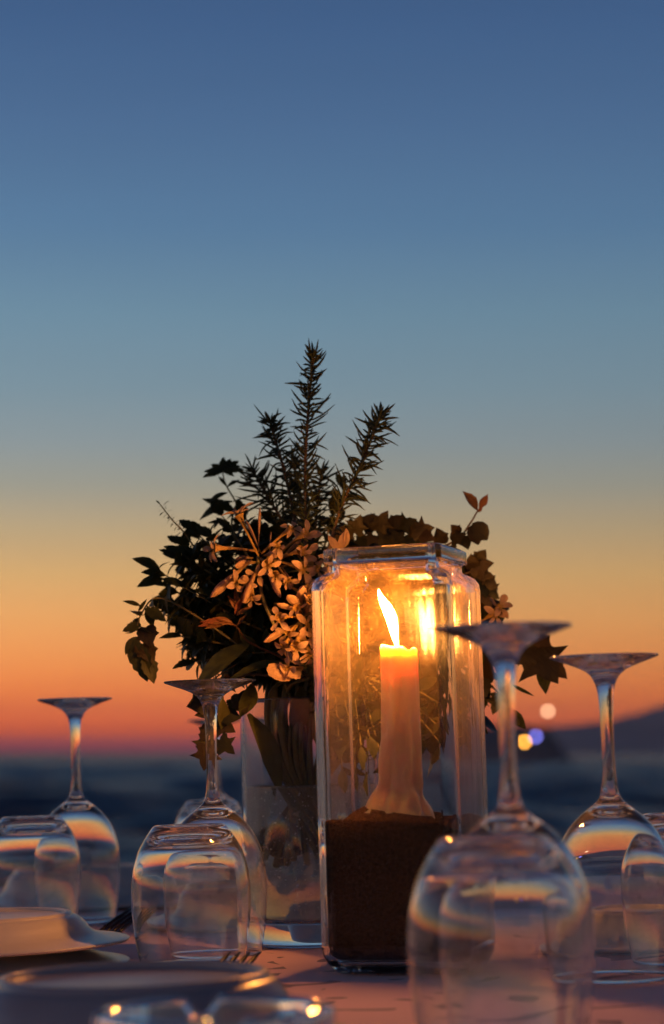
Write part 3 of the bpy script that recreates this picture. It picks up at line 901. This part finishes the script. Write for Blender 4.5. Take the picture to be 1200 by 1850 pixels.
def rosemary(label, pix, f0, cnt, ln=0.013, ang=None, lean=0.42):
    s = Sprig('rosemary_sprig', label, 'rosemary', pix, 0.0022, 0.0010, M_STEM, 'rosemary sprigs in the bouquet', ang)
    V, Fc = [], []
    for i in range(cnt):
        f = f0 + (1 - f0) * (i + 0.5) / cnt
        p, d = s.along(f)
        a = i * 2.4 + rnd(-0.4, 0.4)
        u = d.orthogonal().normalized(); w = d.cross(u)
        out = (u * math.cos(a) + w * math.sin(a))
        l = ln * rnd(0.55, 1.6) * (1 - 0.35 * max(0, (f - 0.85) / 0.15))
        ln_ = lean + (0.9 * max(0, (f - 0.9) / 0.1)) + rnd(-0.4, 0.45)
        dr = (out + d * ln_).normalized()
        curl = d * 0.5 * rnd(-0.9, 1.3) + Vector((rnd(-.25, .25), rnd(-.25, .25), -0.12))
        q = []
        for k in range(5):
            t = k / 4
            q.append(p - s.base + dr * l * t + curl * l * t * t)
        wdt = 0.00085 * rnd(0.8, 1.3)
        V0 = len(V)
        a_, b_ = tube(q, [wdt * 0.6, wdt, wdt, wdt * 0.85, wdt * 0.2], 4, cap=False)
        V += a_; Fc += [tuple(x + V0 for x in f_) for f_ in b_]
    tag(mesh_obj('needles', V, Fc, M_ROSE, s.t), kind='stuff')
    return s

rosemary('tallest rosemary sprig rising straight up from the middle of the bouquet', [(556, 1080, 180), (553, 950, 180), (552, 830, 180), (559, 720, 180), (567, 640, 179)], 0.22, 215, 0.015, 0.3)
rosemary('rosemary sprig leaning right above the candle jar, reddish stem', [(588, 1060, 178), (612, 930, 178), (645, 855, 178), (672, 790, 177), (689, 748, 177)], 0.3, 160, 0.015, 0.0)
rosemary('short rosemary sprig just left of the tallest one', [(548, 1060, 181), (533, 940, 182), (512, 845, 182), (496, 790, 182), (490, 762, 182)], 0.35, 105, 0.0145, 1.2)
rosemary('low rosemary sprig fanning left above the pale flowers', [(535, 1060, 184), (512, 950, 185), (482, 895, 186), (456, 848, 186)], 0.3, 110, 0.017, 2.0)
rosemary('rosemary sprig in the dark middle between the two tall ones', [(562, 1060, 184), (570, 950, 185), (576, 890, 185), (582, 850, 185)], 0.25, 110, 0.0135, 0.9)
rosemary('rosemary sprig half hidden low behind the tallest one', [(556, 1060, 186), (548, 950, 187), (538, 880, 188), (530, 825, 188)], 0.25, 110, 0.0135, 1.6)

def leafy(label, pix, kinds, cnt, size, f0=0.15, group=None, name='leafy_sprig', cat='leafy sprig', spread=1.1, r0=0.0014, ang=None, tip=True, mat=None, infoot=True):
    s = Sprig(name, label, cat, pix, r0, 0.0005, mat or M_GSTEM, group, ang, infoot)
    for i in range(cnt):
        f = f0 + (1 - f0) * (i + 0.3) / cnt
        p, d = s.along(f)
        a = i * 2.39996 + rnd(-0.5, 0.5)
        u = d.orthogonal().normalized(); w = d.cross(u)
        out = u * math.cos(a) + w * math.sin(a)
        dr = (out * spread + d * rnd(0.2, 0.9) + Vector((0, 0, -0.25))).normalized()
        sz = size * rnd(0.65, 1.2) * (1 - 0.3 * f)
        s.leaf(random.choice(kinds), p + dr * 0.001, dr, (d + Vector((rnd(-.5, .5), rnd(-.8, .2), rnd(-.2, .6)))), sz)
    if tip:
        p, d = s.along(1.0)
        s.leaf(random.choice(kinds), s.path[-1], d, Vector((rnd(-.3, .3), -0.6, 0.8)), size * 0.7)
    return s

# dark mass of leaves that fills the bouquet
G = 'dark leafy sprigs filling the bouquet'
mass = [  # end pixel, D
    (352, 960, 184), (322, 1010, 182), (300, 1060, 183), (296, 1110, 181), (330, 1150, 179), (352, 1195, 178), (380, 1230, 177),
    (400, 930, 188), (440, 940, 190), (420, 1010, 180), (390, 1080, 179), (430, 1120, 178), (455, 1180, 176), (500, 950, 186), (530, 1000, 184),
    (560, 960, 186), (600, 930, 187), (640, 960, 186), (590, 1030, 182), (500, 1080, 181), (480, 1040, 186), (540, 1110, 180), (350, 1080, 186), (375, 1140, 184), (440, 1060, 188), (520, 1190, 178),
    (700, 970, 186), (650, 1050, 188), (470, 960, 188), (600, 1120, 186), (620, 880, 188), (530, 890, 188), (690, 1060, 189), (740, 1050, 188), (415, 960, 184), (690, 1150, 188),
    (330, 985, 186), (345, 1030, 188), (310, 1085, 186), (340, 1120, 183), (365, 1010, 182), (375, 970, 186), (365, 1170, 181), (400, 1200, 180), (410, 1150, 186), (400, 1050, 184),
    (440, 990, 184), (450, 1090, 185), (330, 1060, 180), (345, 1145, 186), (480, 1130, 184), (470, 1210, 182), (420, 1215, 186), (505, 1010, 188), (560, 1060, 188), (300, 1095, 188)]
mass_right = [
    (640, 1010, 184), (670, 1000, 190), (710, 1010, 190), (760, 1000, 190), (800, 1010, 190), (840, 1040, 190), (660, 1090, 184), (720, 1090, 186), (780, 1080, 188), (830, 1090, 188),
    (650, 1160, 184), (740, 1130, 186), (800, 1140, 187), (850, 1130, 189), (650, 1210, 183), (710, 1200, 185), (770, 1190, 186), (830, 1200, 187), (870, 1180, 188), (680, 1250, 184), (750, 1250, 185), (810, 1250, 186), (720, 1300, 183), (790, 1300, 185), (650, 1290, 181), (845, 1260, 187), (880, 1100, 190), (860, 1070, 191), (870, 1220, 188), (860, 1300, 187), (820, 1330, 186), (780, 1340, 184), (890, 1140, 190), (730, 1040, 191), (690, 1030, 188), (620, 1060, 186), (610, 1160, 184), (630, 1250, 182)]
for k in range(38):
    a_, q_ = rnd(0, 6.283), rnd(0.45, 1.0) ** 0.5
    mass.append((452 + 146 * q_ * math.cos(a_), 1080 - 150 * q_ * math.sin(a_), rnd(178, 192)))
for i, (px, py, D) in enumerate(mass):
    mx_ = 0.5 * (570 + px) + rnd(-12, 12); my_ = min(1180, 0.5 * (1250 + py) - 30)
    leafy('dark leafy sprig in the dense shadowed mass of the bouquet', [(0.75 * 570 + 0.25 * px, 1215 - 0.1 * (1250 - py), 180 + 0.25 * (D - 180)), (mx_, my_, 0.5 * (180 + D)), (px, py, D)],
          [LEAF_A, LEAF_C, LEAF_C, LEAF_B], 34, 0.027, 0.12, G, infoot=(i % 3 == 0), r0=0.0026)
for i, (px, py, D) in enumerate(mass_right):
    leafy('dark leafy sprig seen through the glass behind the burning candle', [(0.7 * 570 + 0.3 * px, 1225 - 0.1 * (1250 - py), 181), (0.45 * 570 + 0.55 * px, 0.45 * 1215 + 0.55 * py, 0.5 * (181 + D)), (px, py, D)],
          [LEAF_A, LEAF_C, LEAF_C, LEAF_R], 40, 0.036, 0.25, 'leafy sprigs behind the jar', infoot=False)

# sprigs drooping into the gap between vase and jar, close to the flame
for (x0, x1, y1, D) in ((600, 612, 1330, 171), (610, 640, 1350, 170.5), (625, 668, 1330, 171), (640, 690, 1370, 171.5), (605, 650, 1400, 172), (600, 618, 1390, 172), (650, 740, 1330, 172), (660, 790, 1310, 173), (650, 715, 1385, 172.5), (670, 820, 1290, 175), (670, 810, 1360, 175)):
    leafy('drooping leafy sprig between the vase and the back of the candle jar', [(590, 1225, 175), (x0, 1225, 173), (0.5 * (x0 + x1), 0.5 * (1225 + y1) - 15, 0.5 * (173 + D)), (x1, y1, D)],
          [LEAF_A, LEAF_C, LEAF_B], 18, 0.026, 0.1, 'leafy sprigs drooping behind the jar', infoot=False)

# sprigs that stand out from the mass
leafy('thin budded sprig pointing up at the far left of the bouquet', [(460, 1130, 183), (380, 1030, 184), (335, 965, 184), (312, 940, 184), (290, 912, 184)], [LEAF_A, LEAF_B], 34, 0.0085, 0.45)
s = leafy('leafy sprig with two long leaves pointing left from the bouquet', [(450, 1160, 180), (370, 1080, 181), (300, 1040, 181), (285, 1025, 181)], [LEAF_A, LEAF_C], 12, 0.02, 0.4, tip=False)
for (a, b, c, d_, sz) in ((290, 1030, 248, 1004, 0.022), (296, 1045, 252, 1052, 0.017), (300, 1040, 262, 1028, 0.02)):
    p = at(a, b, 181); q = at(c, d_, 180); s.leaf(LEAF_A, p, q - p, Vector((0.2, -0.8, 0.6)), (q - p).length * 1.05)
s = leafy('dark leaves hanging in a short trail at the left edge of the bouquet', [(450, 1180, 178), (350, 1110, 178), (285, 1080, 178), (255, 1110, 177), (247, 1140, 177)], [LEAF_A, LEAF_C], 9, 0.02, 0.4, tip=False)
for (a, b, c, d_, me) in ((255, 1095, 226, 1082, LEAF_B), (250, 1105, 262, 1085, LEAF_B), (262, 1100, 300, 1118, LEAF_C), (255, 1128, 222, 1138, LEAF_C), (262, 1130, 272, 1168, IVY2), (250, 1150, 232, 1192, LEAF_C), (256, 1160, 278, 1196, IVY2), (248, 1160, 262, 1230, LEAF_C), (262, 1180, 280, 1232, LEAF_C), (244, 1150, 226, 1180, LEAF_A)):
    p = at(a, b, 177); q = at(c, d_, 176.5); s.leaf(me, p, q - p, Vector((rnd(-.4, .4), -0.9, 0.4)), (q - p).length * 1.0, sw=1.0)
s = Sprig('herb_sprig', 'herb sprig with finger shaped leaves rising left of the rosemary', 'herb sprig', [(500, 1040, 188), (440, 930, 191), (408, 875, 192), (403, 850, 192)], 0.0013, 0.0006, M_GSTEM)
for (a, b) in ((366, 858), (368, 848), (380, 835), (402, 822), (418, 826), (436, 836), (441, 845), (426, 858), (395, 838), (432, 828)):
    p = at(403, 852, 192); q = at(a, b, 192 + rnd(-1, 1)); s.leaf(LEAF_C, p, q - p, Vector((rnd(-.3, .3), -0.9, 0.5)), (q - p).length, sw=0.75)
for (a, b, c, d_) in ((410, 880, 432, 862), (412, 890, 372, 900), (408, 878, 396, 858), (420, 905, 355, 925), (430, 930, 370, 888)):
    p = at(a, b, 191); q = at(c, d_, 191); s.leaf(LEAF_B, p, q - p, Vector((0, -0.9, 0.5)), (q - p).length)

# ivy to the right of the rosemary, along the jar and down
def ivy(label, pix, leaves, infoot=True, D=None, r0=0.0015, group=None):
    s = Sprig('ivy_sprig', label, 'ivy', pix, r0, 0.0006, M_STEM, group, None, infoot)
    for (a, b, c, d_, D_, me, *sw) in leaves:
        p = at(a, b, D_); q = at(c, d_, D_ - 0.6)
        s.leaf(me, p, q - p, Vector((rnd(-.45, .45), -1.0, rnd(0.0, 0.6))), (q - p).length / (1.05 if me in (IVY, IVY2) else 1), sw=sw[0] if sw else 1.0)
    return s
ivy('ivy sprig with dark lobed leaves arching right behind the jar neck', [(610, 1090, 184), (640, 985, 185), (700, 952, 185), (770, 962, 184)],
    [(640, 965, 652, 930, 184, IVY), (655, 960, 676, 925, 185, IVY2), (680, 958, 700, 922, 184, IVY), (700, 955, 728, 928, 184, IVY2), (715, 955, 752, 936, 184, IVY), (735, 957, 770, 948, 184, IVY2),
     (745, 960, 785, 952, 183.5, IVY), (700, 960, 690, 1000, 184, IVY), (660, 970, 640, 1000, 184, IVY), (730, 965, 740, 1000, 184, IVY2), (760, 965, 786, 975, 183, IVY2), (625, 985, 615, 945, 185, IVY2), (675, 965, 665, 985, 183, IVY), (720, 960, 712, 985, 183, IVY)])
s = ivy('ivy tip with two reddish young leaves rising right of the jar', [(660, 1090, 186), (760, 1010, 186), (825, 975, 185), (850, 945, 185), (862, 925, 185), (868, 918, 185)],
    [(800, 985, 790, 952, 185, IVY2), (815, 978, 842, 962, 184.5, IVY), (835, 968, 848, 992, 184.5, IVY2), (812, 985, 822, 1010, 185, IVY), (854, 945, 880, 972, 184.5, LEAF_R, 1.1), (850, 950, 866, 980, 184.5, LEAF_R), (830, 965, 815, 948, 185, IVY2)])
for (a, b, c, d_) in ((862, 922, 838, 886), (866, 918, 882, 893), (864, 925, 872, 915)):
    p = at(a, b, 185); q = at(c, d_, 184.6); s.leaf(BUD, p, q - p, Vector((0.3, -0.8, 0.3)), (q - p).length, sw=1.15)
ivy('ivy sprig with leaves tucked against the right side of the jar', [(690, 1130, 187), (800, 1060, 187), (860, 1030, 186), (880, 1050, 186)],
    [(850, 1025, 892, 1016, 186, IVY), (860, 1018, 878, 992, 186, IVY2), (862, 1035, 893, 1042, 186, IVY), (870, 1045, 900, 1065, 186, IVY2), (868, 1045, 880, 1080, 186, IVY), (855, 1030, 850, 1000, 186, IVY2), (875, 1060, 902, 1082, 186, IVY), (880, 1062, 884, 1100, 186, IVY2)])
s = ivy('ivy trail with one large pointed leaf black against the sunset right of the jar', [(680, 1180, 186), (800, 1150, 186), (890, 1160, 184), (925, 1190, 184), (950, 1172, 184)],
    [(962, 1150, 999, 1166, 184, IVY2, 0.9), (955, 1165, 1012, 1232, 183.5, IVY, 1.15), (985, 1190, 1028, 1226, 183.7, IVY2, 0.7), (945, 1175, 936, 1200, 184, LEAF_A), (940, 1180, 962, 1160, 184, LEAF_A), (975, 1195, 990, 1250, 183.6, LEAF_A, 1.0), (920, 1235, 963, 1256, 184, LEAF_B, 0.5), (895, 1215, 920, 1235, 184, LEAF_B, 0.4)])
ivy('ivy leaves dangling low right beside the front wine stem', [(690, 1210, 187), (820, 1200, 187), (900, 1250, 185), (925, 1290, 185), (930, 1310, 185)],
    [(920, 1280, 948, 1316, 185, LEAF_A), (925, 1290, 938, 1312, 185, IVY2), (905, 1255, 890, 1290, 185, IVY), (870, 1225, 880, 1260, 185, IVY2)])
ivy('ivy trail drooping over the left of the vase behind the middle wine stem', [(480, 1220, 176), (430, 1225, 175), (395, 1260, 175), (382, 1310, 175), (378, 1350, 175)],
    [(420, 1225, 400, 1250, 175, IVY), (400, 1250, 362, 1262, 175, IVY), (395, 1265, 335, 1275, 175, IVY2), (392, 1290, 352, 1290, 175, IVY), (388, 1300, 425, 1322, 175, IVY), (384, 1310, 362, 1338, 175, IVY2), (395, 1335, 424, 1362, 174.5, IVY, 0.9),
     (380, 1330, 362, 1370, 175, IVY), (376, 1345, 368, 1392, 174.5, IVY), (400, 1290, 436, 1296, 174.5, IVY2), (430, 1250, 445, 1290, 174, IVY2), (380, 1340, 400, 1362, 175, IVY2), (410, 1265, 432, 1282, 174.8, LEAF_C)])
# long blades
def blades(label, lst, pix):
    s = Sprig('long_leaf_sprig', label, 'long leaves', pix, 0.0016, 0.0008, M_GSTEM)
    for (a, b, D0, c, d_, D1, sw, up) in lst:
        p = at(a, b, D0); q = at(c, d_, D1); s.leaf(BLADE, p, q - p, Vector(up), (q - p).length, name='leaf_blade', sw=sw)
blades('long strap leaves bending over the rim of the vase and into its water', [
    (455, 1235, 173.0, 447, 1300, 173.2, 2.2, (0.5, -0.85, 0)), (448, 1290, 176.5, 540, 1415, 176, 1.2, (0.6, -0.8, 0.3)), (545, 1240, 175, 540, 1345, 176, 1.4, (0.2, -1, 0)), (570, 1250, 176, 566, 1350, 176, 1.3, (-0.2, -1, 0)),
    (520, 1200, 173, 410, 1192, 172, 1.1, (0.0, -0.5, 0.9)), (450, 1165, 174, 340, 1215, 173, 1.3, (0.3, -0.6, 0.7)), (400, 1260, 174, 412, 1330, 174, 1.3, (0.3, -1, 0)), (600, 1260, 176, 610, 1380, 177, 1.2, (0, -1, 0)),
    (500, 1290, 178, 545, 1420, 180, 1.2, (0, -1, 0.2)), (640, 1260, 178, 600, 1400, 178, 1.1, (0, -1, 0))], [(560, 1235, 178), (540, 1200, 175), (515, 1195, 174)])

# ---- pale flowers on long tubes
def petal_mat():
    m = M_PETAL; t = m.node_tree
    b = [n for n in t.nodes if n.type == 'BSDF_PRINCIPLED'][0]
    src = b.inputs['Base Color'].links[0].from_socket
    tcn = N(t, 'ShaderNodeTexCoord'); sx = N(t, 'ShaderNodeSeparateXYZ'); L(t, tcn.outputs['Object'], sx.inputs[0])
    rm = N(t, 'ShaderNodeMapRange'); rm.inputs[1].default_value = 0.05; rm.inputs[2].default_value = 0.55
    L(t, sx.outputs[1], rm.inputs[0])
    mx = N(t, 'ShaderNodeMix', data_type='RGBA'); L(t, rm.outputs[0], mx.inputs[0])
    mx.inputs[6].default_value = (0.20, 0.15, 0.04, 1); L(t, src, mx.inputs[7])
    L(t, mx.outputs[2], b.inputs['Base Color'])
petal_mat()
PETAL = leaf_mesh('petal', [(0, 0.05), (0.15, 0.10), (0.35, 0.2), (0.6, 0.31), (0.8, 0.3), (0.94, 0.17), (1, 0.01)], M_PETAL, 0.25, -0.25)
PETAL2 = leaf_mesh('petal_curled', [(0, 0.05), (0.15, 0.10), (0.35, 0.22), (0.6, 0.30), (0.8, 0.27), (0.94, 0.15), (1, 0.01)], M_PETAL, 0.5, 0.55)
def bud_mesh():
    pts = [Vector((0, t, 0.03 * math.sin(3 * t))) for t in (0, .15, .3, .45, .6, .72, .84, .94, 1.0)]
    V, Fc = tube(pts, [0.035, 0.04, 0.05, 0.07, 0.105, 0.125, 0.11, 0.06, 0.005], 10)
    me = bpy.data.meshes.new('flower_bud'); me.from_pydata([tuple(v) for v in V], [], Fc); me.materials.append(M_PETAL)
    me.polygons.foreach_set('use_smooth', [True] * len(me.polygons)); me.update()
    return me
BUDP = bud_mesh()
def ftube_mesh():
    pts = [Vector((0, t, 0.05 * math.sin(2.5 * t))) for t in (0, .1, .25, .45, .65, .82, .94, 1.0)]
    V, Fc = tube(pts, [0.02, 0.032, 0.026, 0.028, 0.036, 0.05, 0.08, 0.12], 10, cap=False)
    me = bpy.data.meshes.new('flower_tube'); me.from_pydata([tuple(v) for v in V], [], Fc); me.materials.append(M_TUBE)
    me.polygons.foreach_set('use_smooth', [True] * len(me.polygons)); me.update()
    return me
FTUBE = ftube_mesh()
def flower(s, a, b, c, d_, D0, D1, pet=0.013, open_=0.75, face=None):
    pet *= 0.88
    """tube from pixel a,b to pixel c,d with five petals opening at its end"""
    p = at(a, b, D0); q = at(c, d_, D1)
    ln = (q - p).length
    up = Vector((rnd(-.4, .4), -0.7, 0.6))
    m = frame(p - s.base, q - p, up, ln)
    f = inst('flower', FTUBE, s.t, m)
    fd = (face.normalized() if face else (q - p).normalized())
    u = fd.orthogonal().normalized(); w = fd.cross(u)
    mi = m.inverted()
    for k in range(5):
        an = k * 1.2566 + rnd(-0.2, 0.2)
        o = u * math.cos(an) + w * math.sin(an)
        dr = (o * open_ + fd * (1.05 - open_) + Vector((0, 0, -0.08))).normalized()
        pm = frame(q - s.base + o * 0.0012, (dr + fd * rnd(-.25, .3)).normalized(), (fd * 1.0 - o * 0.2 + u * rnd(-.5, .5)), pet * rnd(0.6, 1.05), rnd(0.7, 1.05))
        pe = inst('petal', random.choice([PETAL, PETAL2]), f, mi @ pm)
def fbud(s, a, b, c, d_, D0, D1, sw=1.0):
    p = at(a, b, D0); q = at(c, d_, D1)
    inst('bud', BUDP, s.t, frame(p - s.base, q - p, Vector((0, -1, 0.4)), (q - p).length, sw * 0.5))

s = Sprig('flowering_sprig', 'cluster of pale long tubed flowers at upper left of the bouquet, lit orange', 'flowers', [(520, 1190, 174), (478, 1090, 172), (468, 1030, 171.5), (466, 1005, 171.5)], 0.0018, 0.0012, M_GSTEM, None, 2.4)
CX, CY, CD = 467, 1004, 171.5
flower(s, CX, CY, 432, 930, CD, 171, 0.016, 0.55, Vector((-0.35, -0.1, 1)))
flower(s, CX - 2, CY - 8, 386, 992, CD, 170, 0.0135, 0.8, Vector((-1, -0.35, 0.1)))
flower(s, CX + 6, CY - 4, 528, 955, CD, 170.5, 0.0135, 0.8, Vector((0.45, -0.7, 0.5)))
flower(s, CX + 30, CY + 2, 552, 1000, CD, 170, 0.0135, 0.75, Vector((0.7, -0.6, 0.1)))
flower(s, CX + 20, CY + 6, 548, 1030, CD, 169, 0.013, 0.8, Vector((0.6, -0.8, -0.2)))
flower(s, CX + 4, CY + 6, 484, 1022, CD, 168, 0.010, 0.7, Vector((0.2, -1, -0.2)))
fbud(s, CX - 12, CY + 8, 380, 1080, CD, 170.5, 1.2)
fbud(s, CX - 10, CY + 4, 425, 1010, CD, 169.5, 0.8); fbud(s, CX - 4, CY + 12, 424, 1022, CD, 168.5, 0.9); fbud(s, CX + 2, CY + 14, 440, 1090, CD, 169.5, 1.1)
fbud(s, CX + 6, CY + 10, 508, 1080, CD, 169, 0.9); fbud(s, CX + 4, CY - 6, 445, 940, CD, 170, 0.55); fbud(s, CX, CY - 6, 470, 915, CD, 171, 0.5); fbud(s, CX + 10, CY, 500, 1003, CD, 169, 0.8)
fbud(s, CX + 20, CY + 2, 490, 960, CD, 171.5, 0.6); fbud(s, CX + 36, CY + 10, 545, 975, CD, 171, 0.7); fbud(s, CX + 40, CY + 16, 530, 1060, CD, 170, 0.9)
flower(s, CX + 30, CY + 10, 520, 1050, CD, 169.5, 0.010, 0.7, Vector((0.4, -0.8, -0.5)))
flower(s, CX + 60, CY + 16, 574, 1030, 172, 170, 0.012, 0.8, Vector((0.5, -0.8, 0.2)))
for k in range(9):
    ex, ey = rnd(415, 575), rnd(945, 1085)
    flower(s, 0.6 * CX + 0.4 * ex, 0.6 * (CY + 25) + 0.4 * ey, ex, ey, 172, rnd(168.5, 171), rnd(0.008, 0.012), rnd(0.5, 0.85), Vector((rnd(-.6, .8), -0.7, rnd(-.5, .5))))
flower(s, CX - 10, CY + 30, 455, 1082, 172, 170, 0.010, 0.6, Vector((-0.3, -0.7, -0.7)))

s = Sprig('flowering_sprig', 'dense cluster of pale flowers touching the left side of the candle jar', 'flowers', [(560, 1210, 174), (545, 1165, 172), (540, 1130, 171), (545, 1110, 170.5)], 0.0018, 0.0012, M_GSTEM, None, 3.6)
for (a, b, c, d_, pt, fx, fz) in ((545, 1120, 520, 1145, 0.014, -0.5, -0.2), (545, 1120, 545, 1160, 0.013, 0.0, -0.5), (545, 1118, 556, 1130, 0.013, 0.4, 0), (548, 1110, 535, 1100, 0.011, -0.2, 0.5), (545, 1118, 505, 1118, 0.012, -0.8, 0.1), (550, 1105, 562, 1085, 0.011, 0.4, 0.6), (545, 1130, 560, 1185, 0.013, 0.3, -0.9), (548, 1112, 566, 1150, 0.012, 0.5, -0.4), (545, 1120, 515, 1170, 0.013, -0.4, -0.5), (550, 1100, 560, 1062, 0.011, 0.3, 0.8), (545, 1125, 535, 1170, 0.011, -0.2, -0.8), (548, 1115, 566, 1108, 0.012, 0.7, 0.1)):
    flower(s, a, b, c, d_, 171, 168.5 + rnd(-1, 1), pt, 0.8, Vector((fx, -0.75, fz)))
for (a, b, c, d_) in ((545, 1125, 476, 1160), (548, 1105, 568, 1045), (546, 1108, 520, 1075), (545, 1100, 548, 1060), (545, 1110, 500, 1090), (550, 1112, 572, 1090), (545, 1120, 530, 1195)):
    fbud(s, a, b, c, d_, 171, 168.5 + rnd(-1, 1), 0.9)
s = Sprig('flowering_sprig', 'small drooping flowers low in the bouquet just above the vase rim', 'flowers', [(560, 1225, 175), (550, 1210, 172), (545, 1205, 171)], 0.0015, 0.0010, M_GSTEM, None, 4.2)
flower(s, 548, 1205, 520, 1208, 171, 169.5, 0.014, 0.8, Vector((-0.5, -0.8, 0.1)))
for (a, b, c, d_, sw) in ((545, 1208, 482, 1232, 1.0), (545, 1206, 510, 1228, 1.3), (548, 1200, 505, 1190, 0.9)):
    p = at(a, b, 171); q = at(c, d_, 169.5); s.leaf(PETAL, p, q - p, Vector((0.2, -0.7, 0.6)), (q - p).length, name='petal', sw=sw)
s = Sprig('flowering_sprig', 'single pale flower peeping out right of the jar above the front wine glass', 'flowers', [(690, 1170, 184), (800, 1130, 184), (875, 1120, 183)], 0.0014, 0.0009, M_GSTEM, None, 5.6)
flower(s, 870, 1125, 903, 1098, 183, 181, 0.0145, 0.75, Vector((0.35, -0.75, 0.5)))
flower(s, 860, 1130, 896, 1112, 183, 181, 0.012, 0.75, Vector((0.2, -0.9, 0.0)))
s = Sprig('flowering_sprig', 'half open pale buds between the rosemary and the neck of the jar', 'flowers', [(590, 1120, 178), (612, 1020, 176), (620, 985, 176)], 0.0014, 0.0009, M_GSTEM, None, 0.7)
for (a, b, c, d_, sw) in ((618, 1000, 616, 968, 1.2), (622, 990, 630, 966, 1.1), (618, 1005, 600, 975, 1.0), (612, 1015, 588, 1000, 1.1), (612, 1020, 592, 1025, 1.0)):
    p = at(a, b, 176); q = at(c, d_, 175); s.leaf(PETAL2, p, q - p, Vector((rnd(-.3, .3), -0.8, 0.3)), (q - p).length, name='petal', sw=sw * 0.6)
# reddish bits of dried flower heads in the shadow
s = Sprig('dried_flower_sprig', 'reddish forked dried flower heads low on the left of the bouquet', 'dried flowers', [(520, 1200, 176), (450, 1160, 174), (425, 1130, 172), (400, 1128, 171)], 0.0012, 0.0007, M_BUD, None, 3.1)
for (a, b, c, d_) in ((415, 1128, 362, 1122), (408, 1128, 370, 1135), (400, 1128, 358, 1130), (420, 1125, 385, 1115), (425, 1110, 440, 1075), (430, 1105, 412, 1075), (432, 1100, 448, 1062), (430, 1100, 425, 1060), (428, 1112, 455, 1095), (430, 1130, 445, 1110)):
    p = at(a, b, 171.5); q = at(c, d_, 171); s.leaf(BUD, p, q - p, Vector((0, -1, 0.3)), (q - p).length, name='dried_head', sw=0.6)

# ================================================================== lamps on the headland
def lamp(px, py, y, rad, c, s, label, name='shore_lamp'):
    p = at(px, py, y * 100)
    zb = 0.0
    t = thing(name, label, 'lamp', Matrix.Translation((p.x, p.y, SEA_Z)), 'lamps on the far shore')
    h = p.z - SEA_Z
    mesh_obj('post', *tube([Vector((0, 0, -0.5)), Vector((0, 0, h * 0.5)), Vector((0, 0, h - rad))], [0.16, 0.13, 0.09], 8), M_POST, t)
    V, Fc = lathe([(0, 1)] + [(math.sin(a * math.pi / 10), math.cos(a * math.pi / 10)) for a in range(1, 10)] + [(0, -1)], 14)
    V = [(x * 100 * rad, yv * 100 * rad, z * 100 * rad + h) for x, yv, z in V]
    mesh_obj('lamp_globe', V, Fc, emis('lamp_light', c, s), t)
    mesh_obj('lamp_cap', *lathe([(0, (h + rad * 1.5) * 100), (rad * 60, (h + rad * 1.25) * 100), (rad * 90, (h + rad * 0.95) * 100), (0, (h + rad * 0.97) * 100)], 12), M_POST, t)
lamp(990, 1285, 470, 0.45, (1.0, 0.60, 0.34), 8, 'pale round shore lamp glowing high above the dark headland')
lamp(948, 1340, 470, 0.45, (1.0, 0.42, 0.05), 18, 'bright yellow lamp at the foot of the headland')
lamp(968, 1331, 472, 0.45, (0.20, 0.20, 0.85), 10, 'blue lamp beside the bright yellow one')

# ================================================================== evening haze over land and sea
m_, t_, out_ = new_mat('haze_air')
hv = N(t_, 'ShaderNodeVolumePrincipled')
hv.inputs['Color'].default_value = (0.92, 0.88, 0.93, 1)
hv.inputs['Density'].default_value = HAZE
L(t_, hv.outputs[0], out_.inputs['Volume'])
tag(mesh_obj('haze', *box(-HAZE_R, HAZE_R, -HAZE_R, HAZE_R, -6.0, HAZE_TOP), m_, smooth=False), kind='stuff')
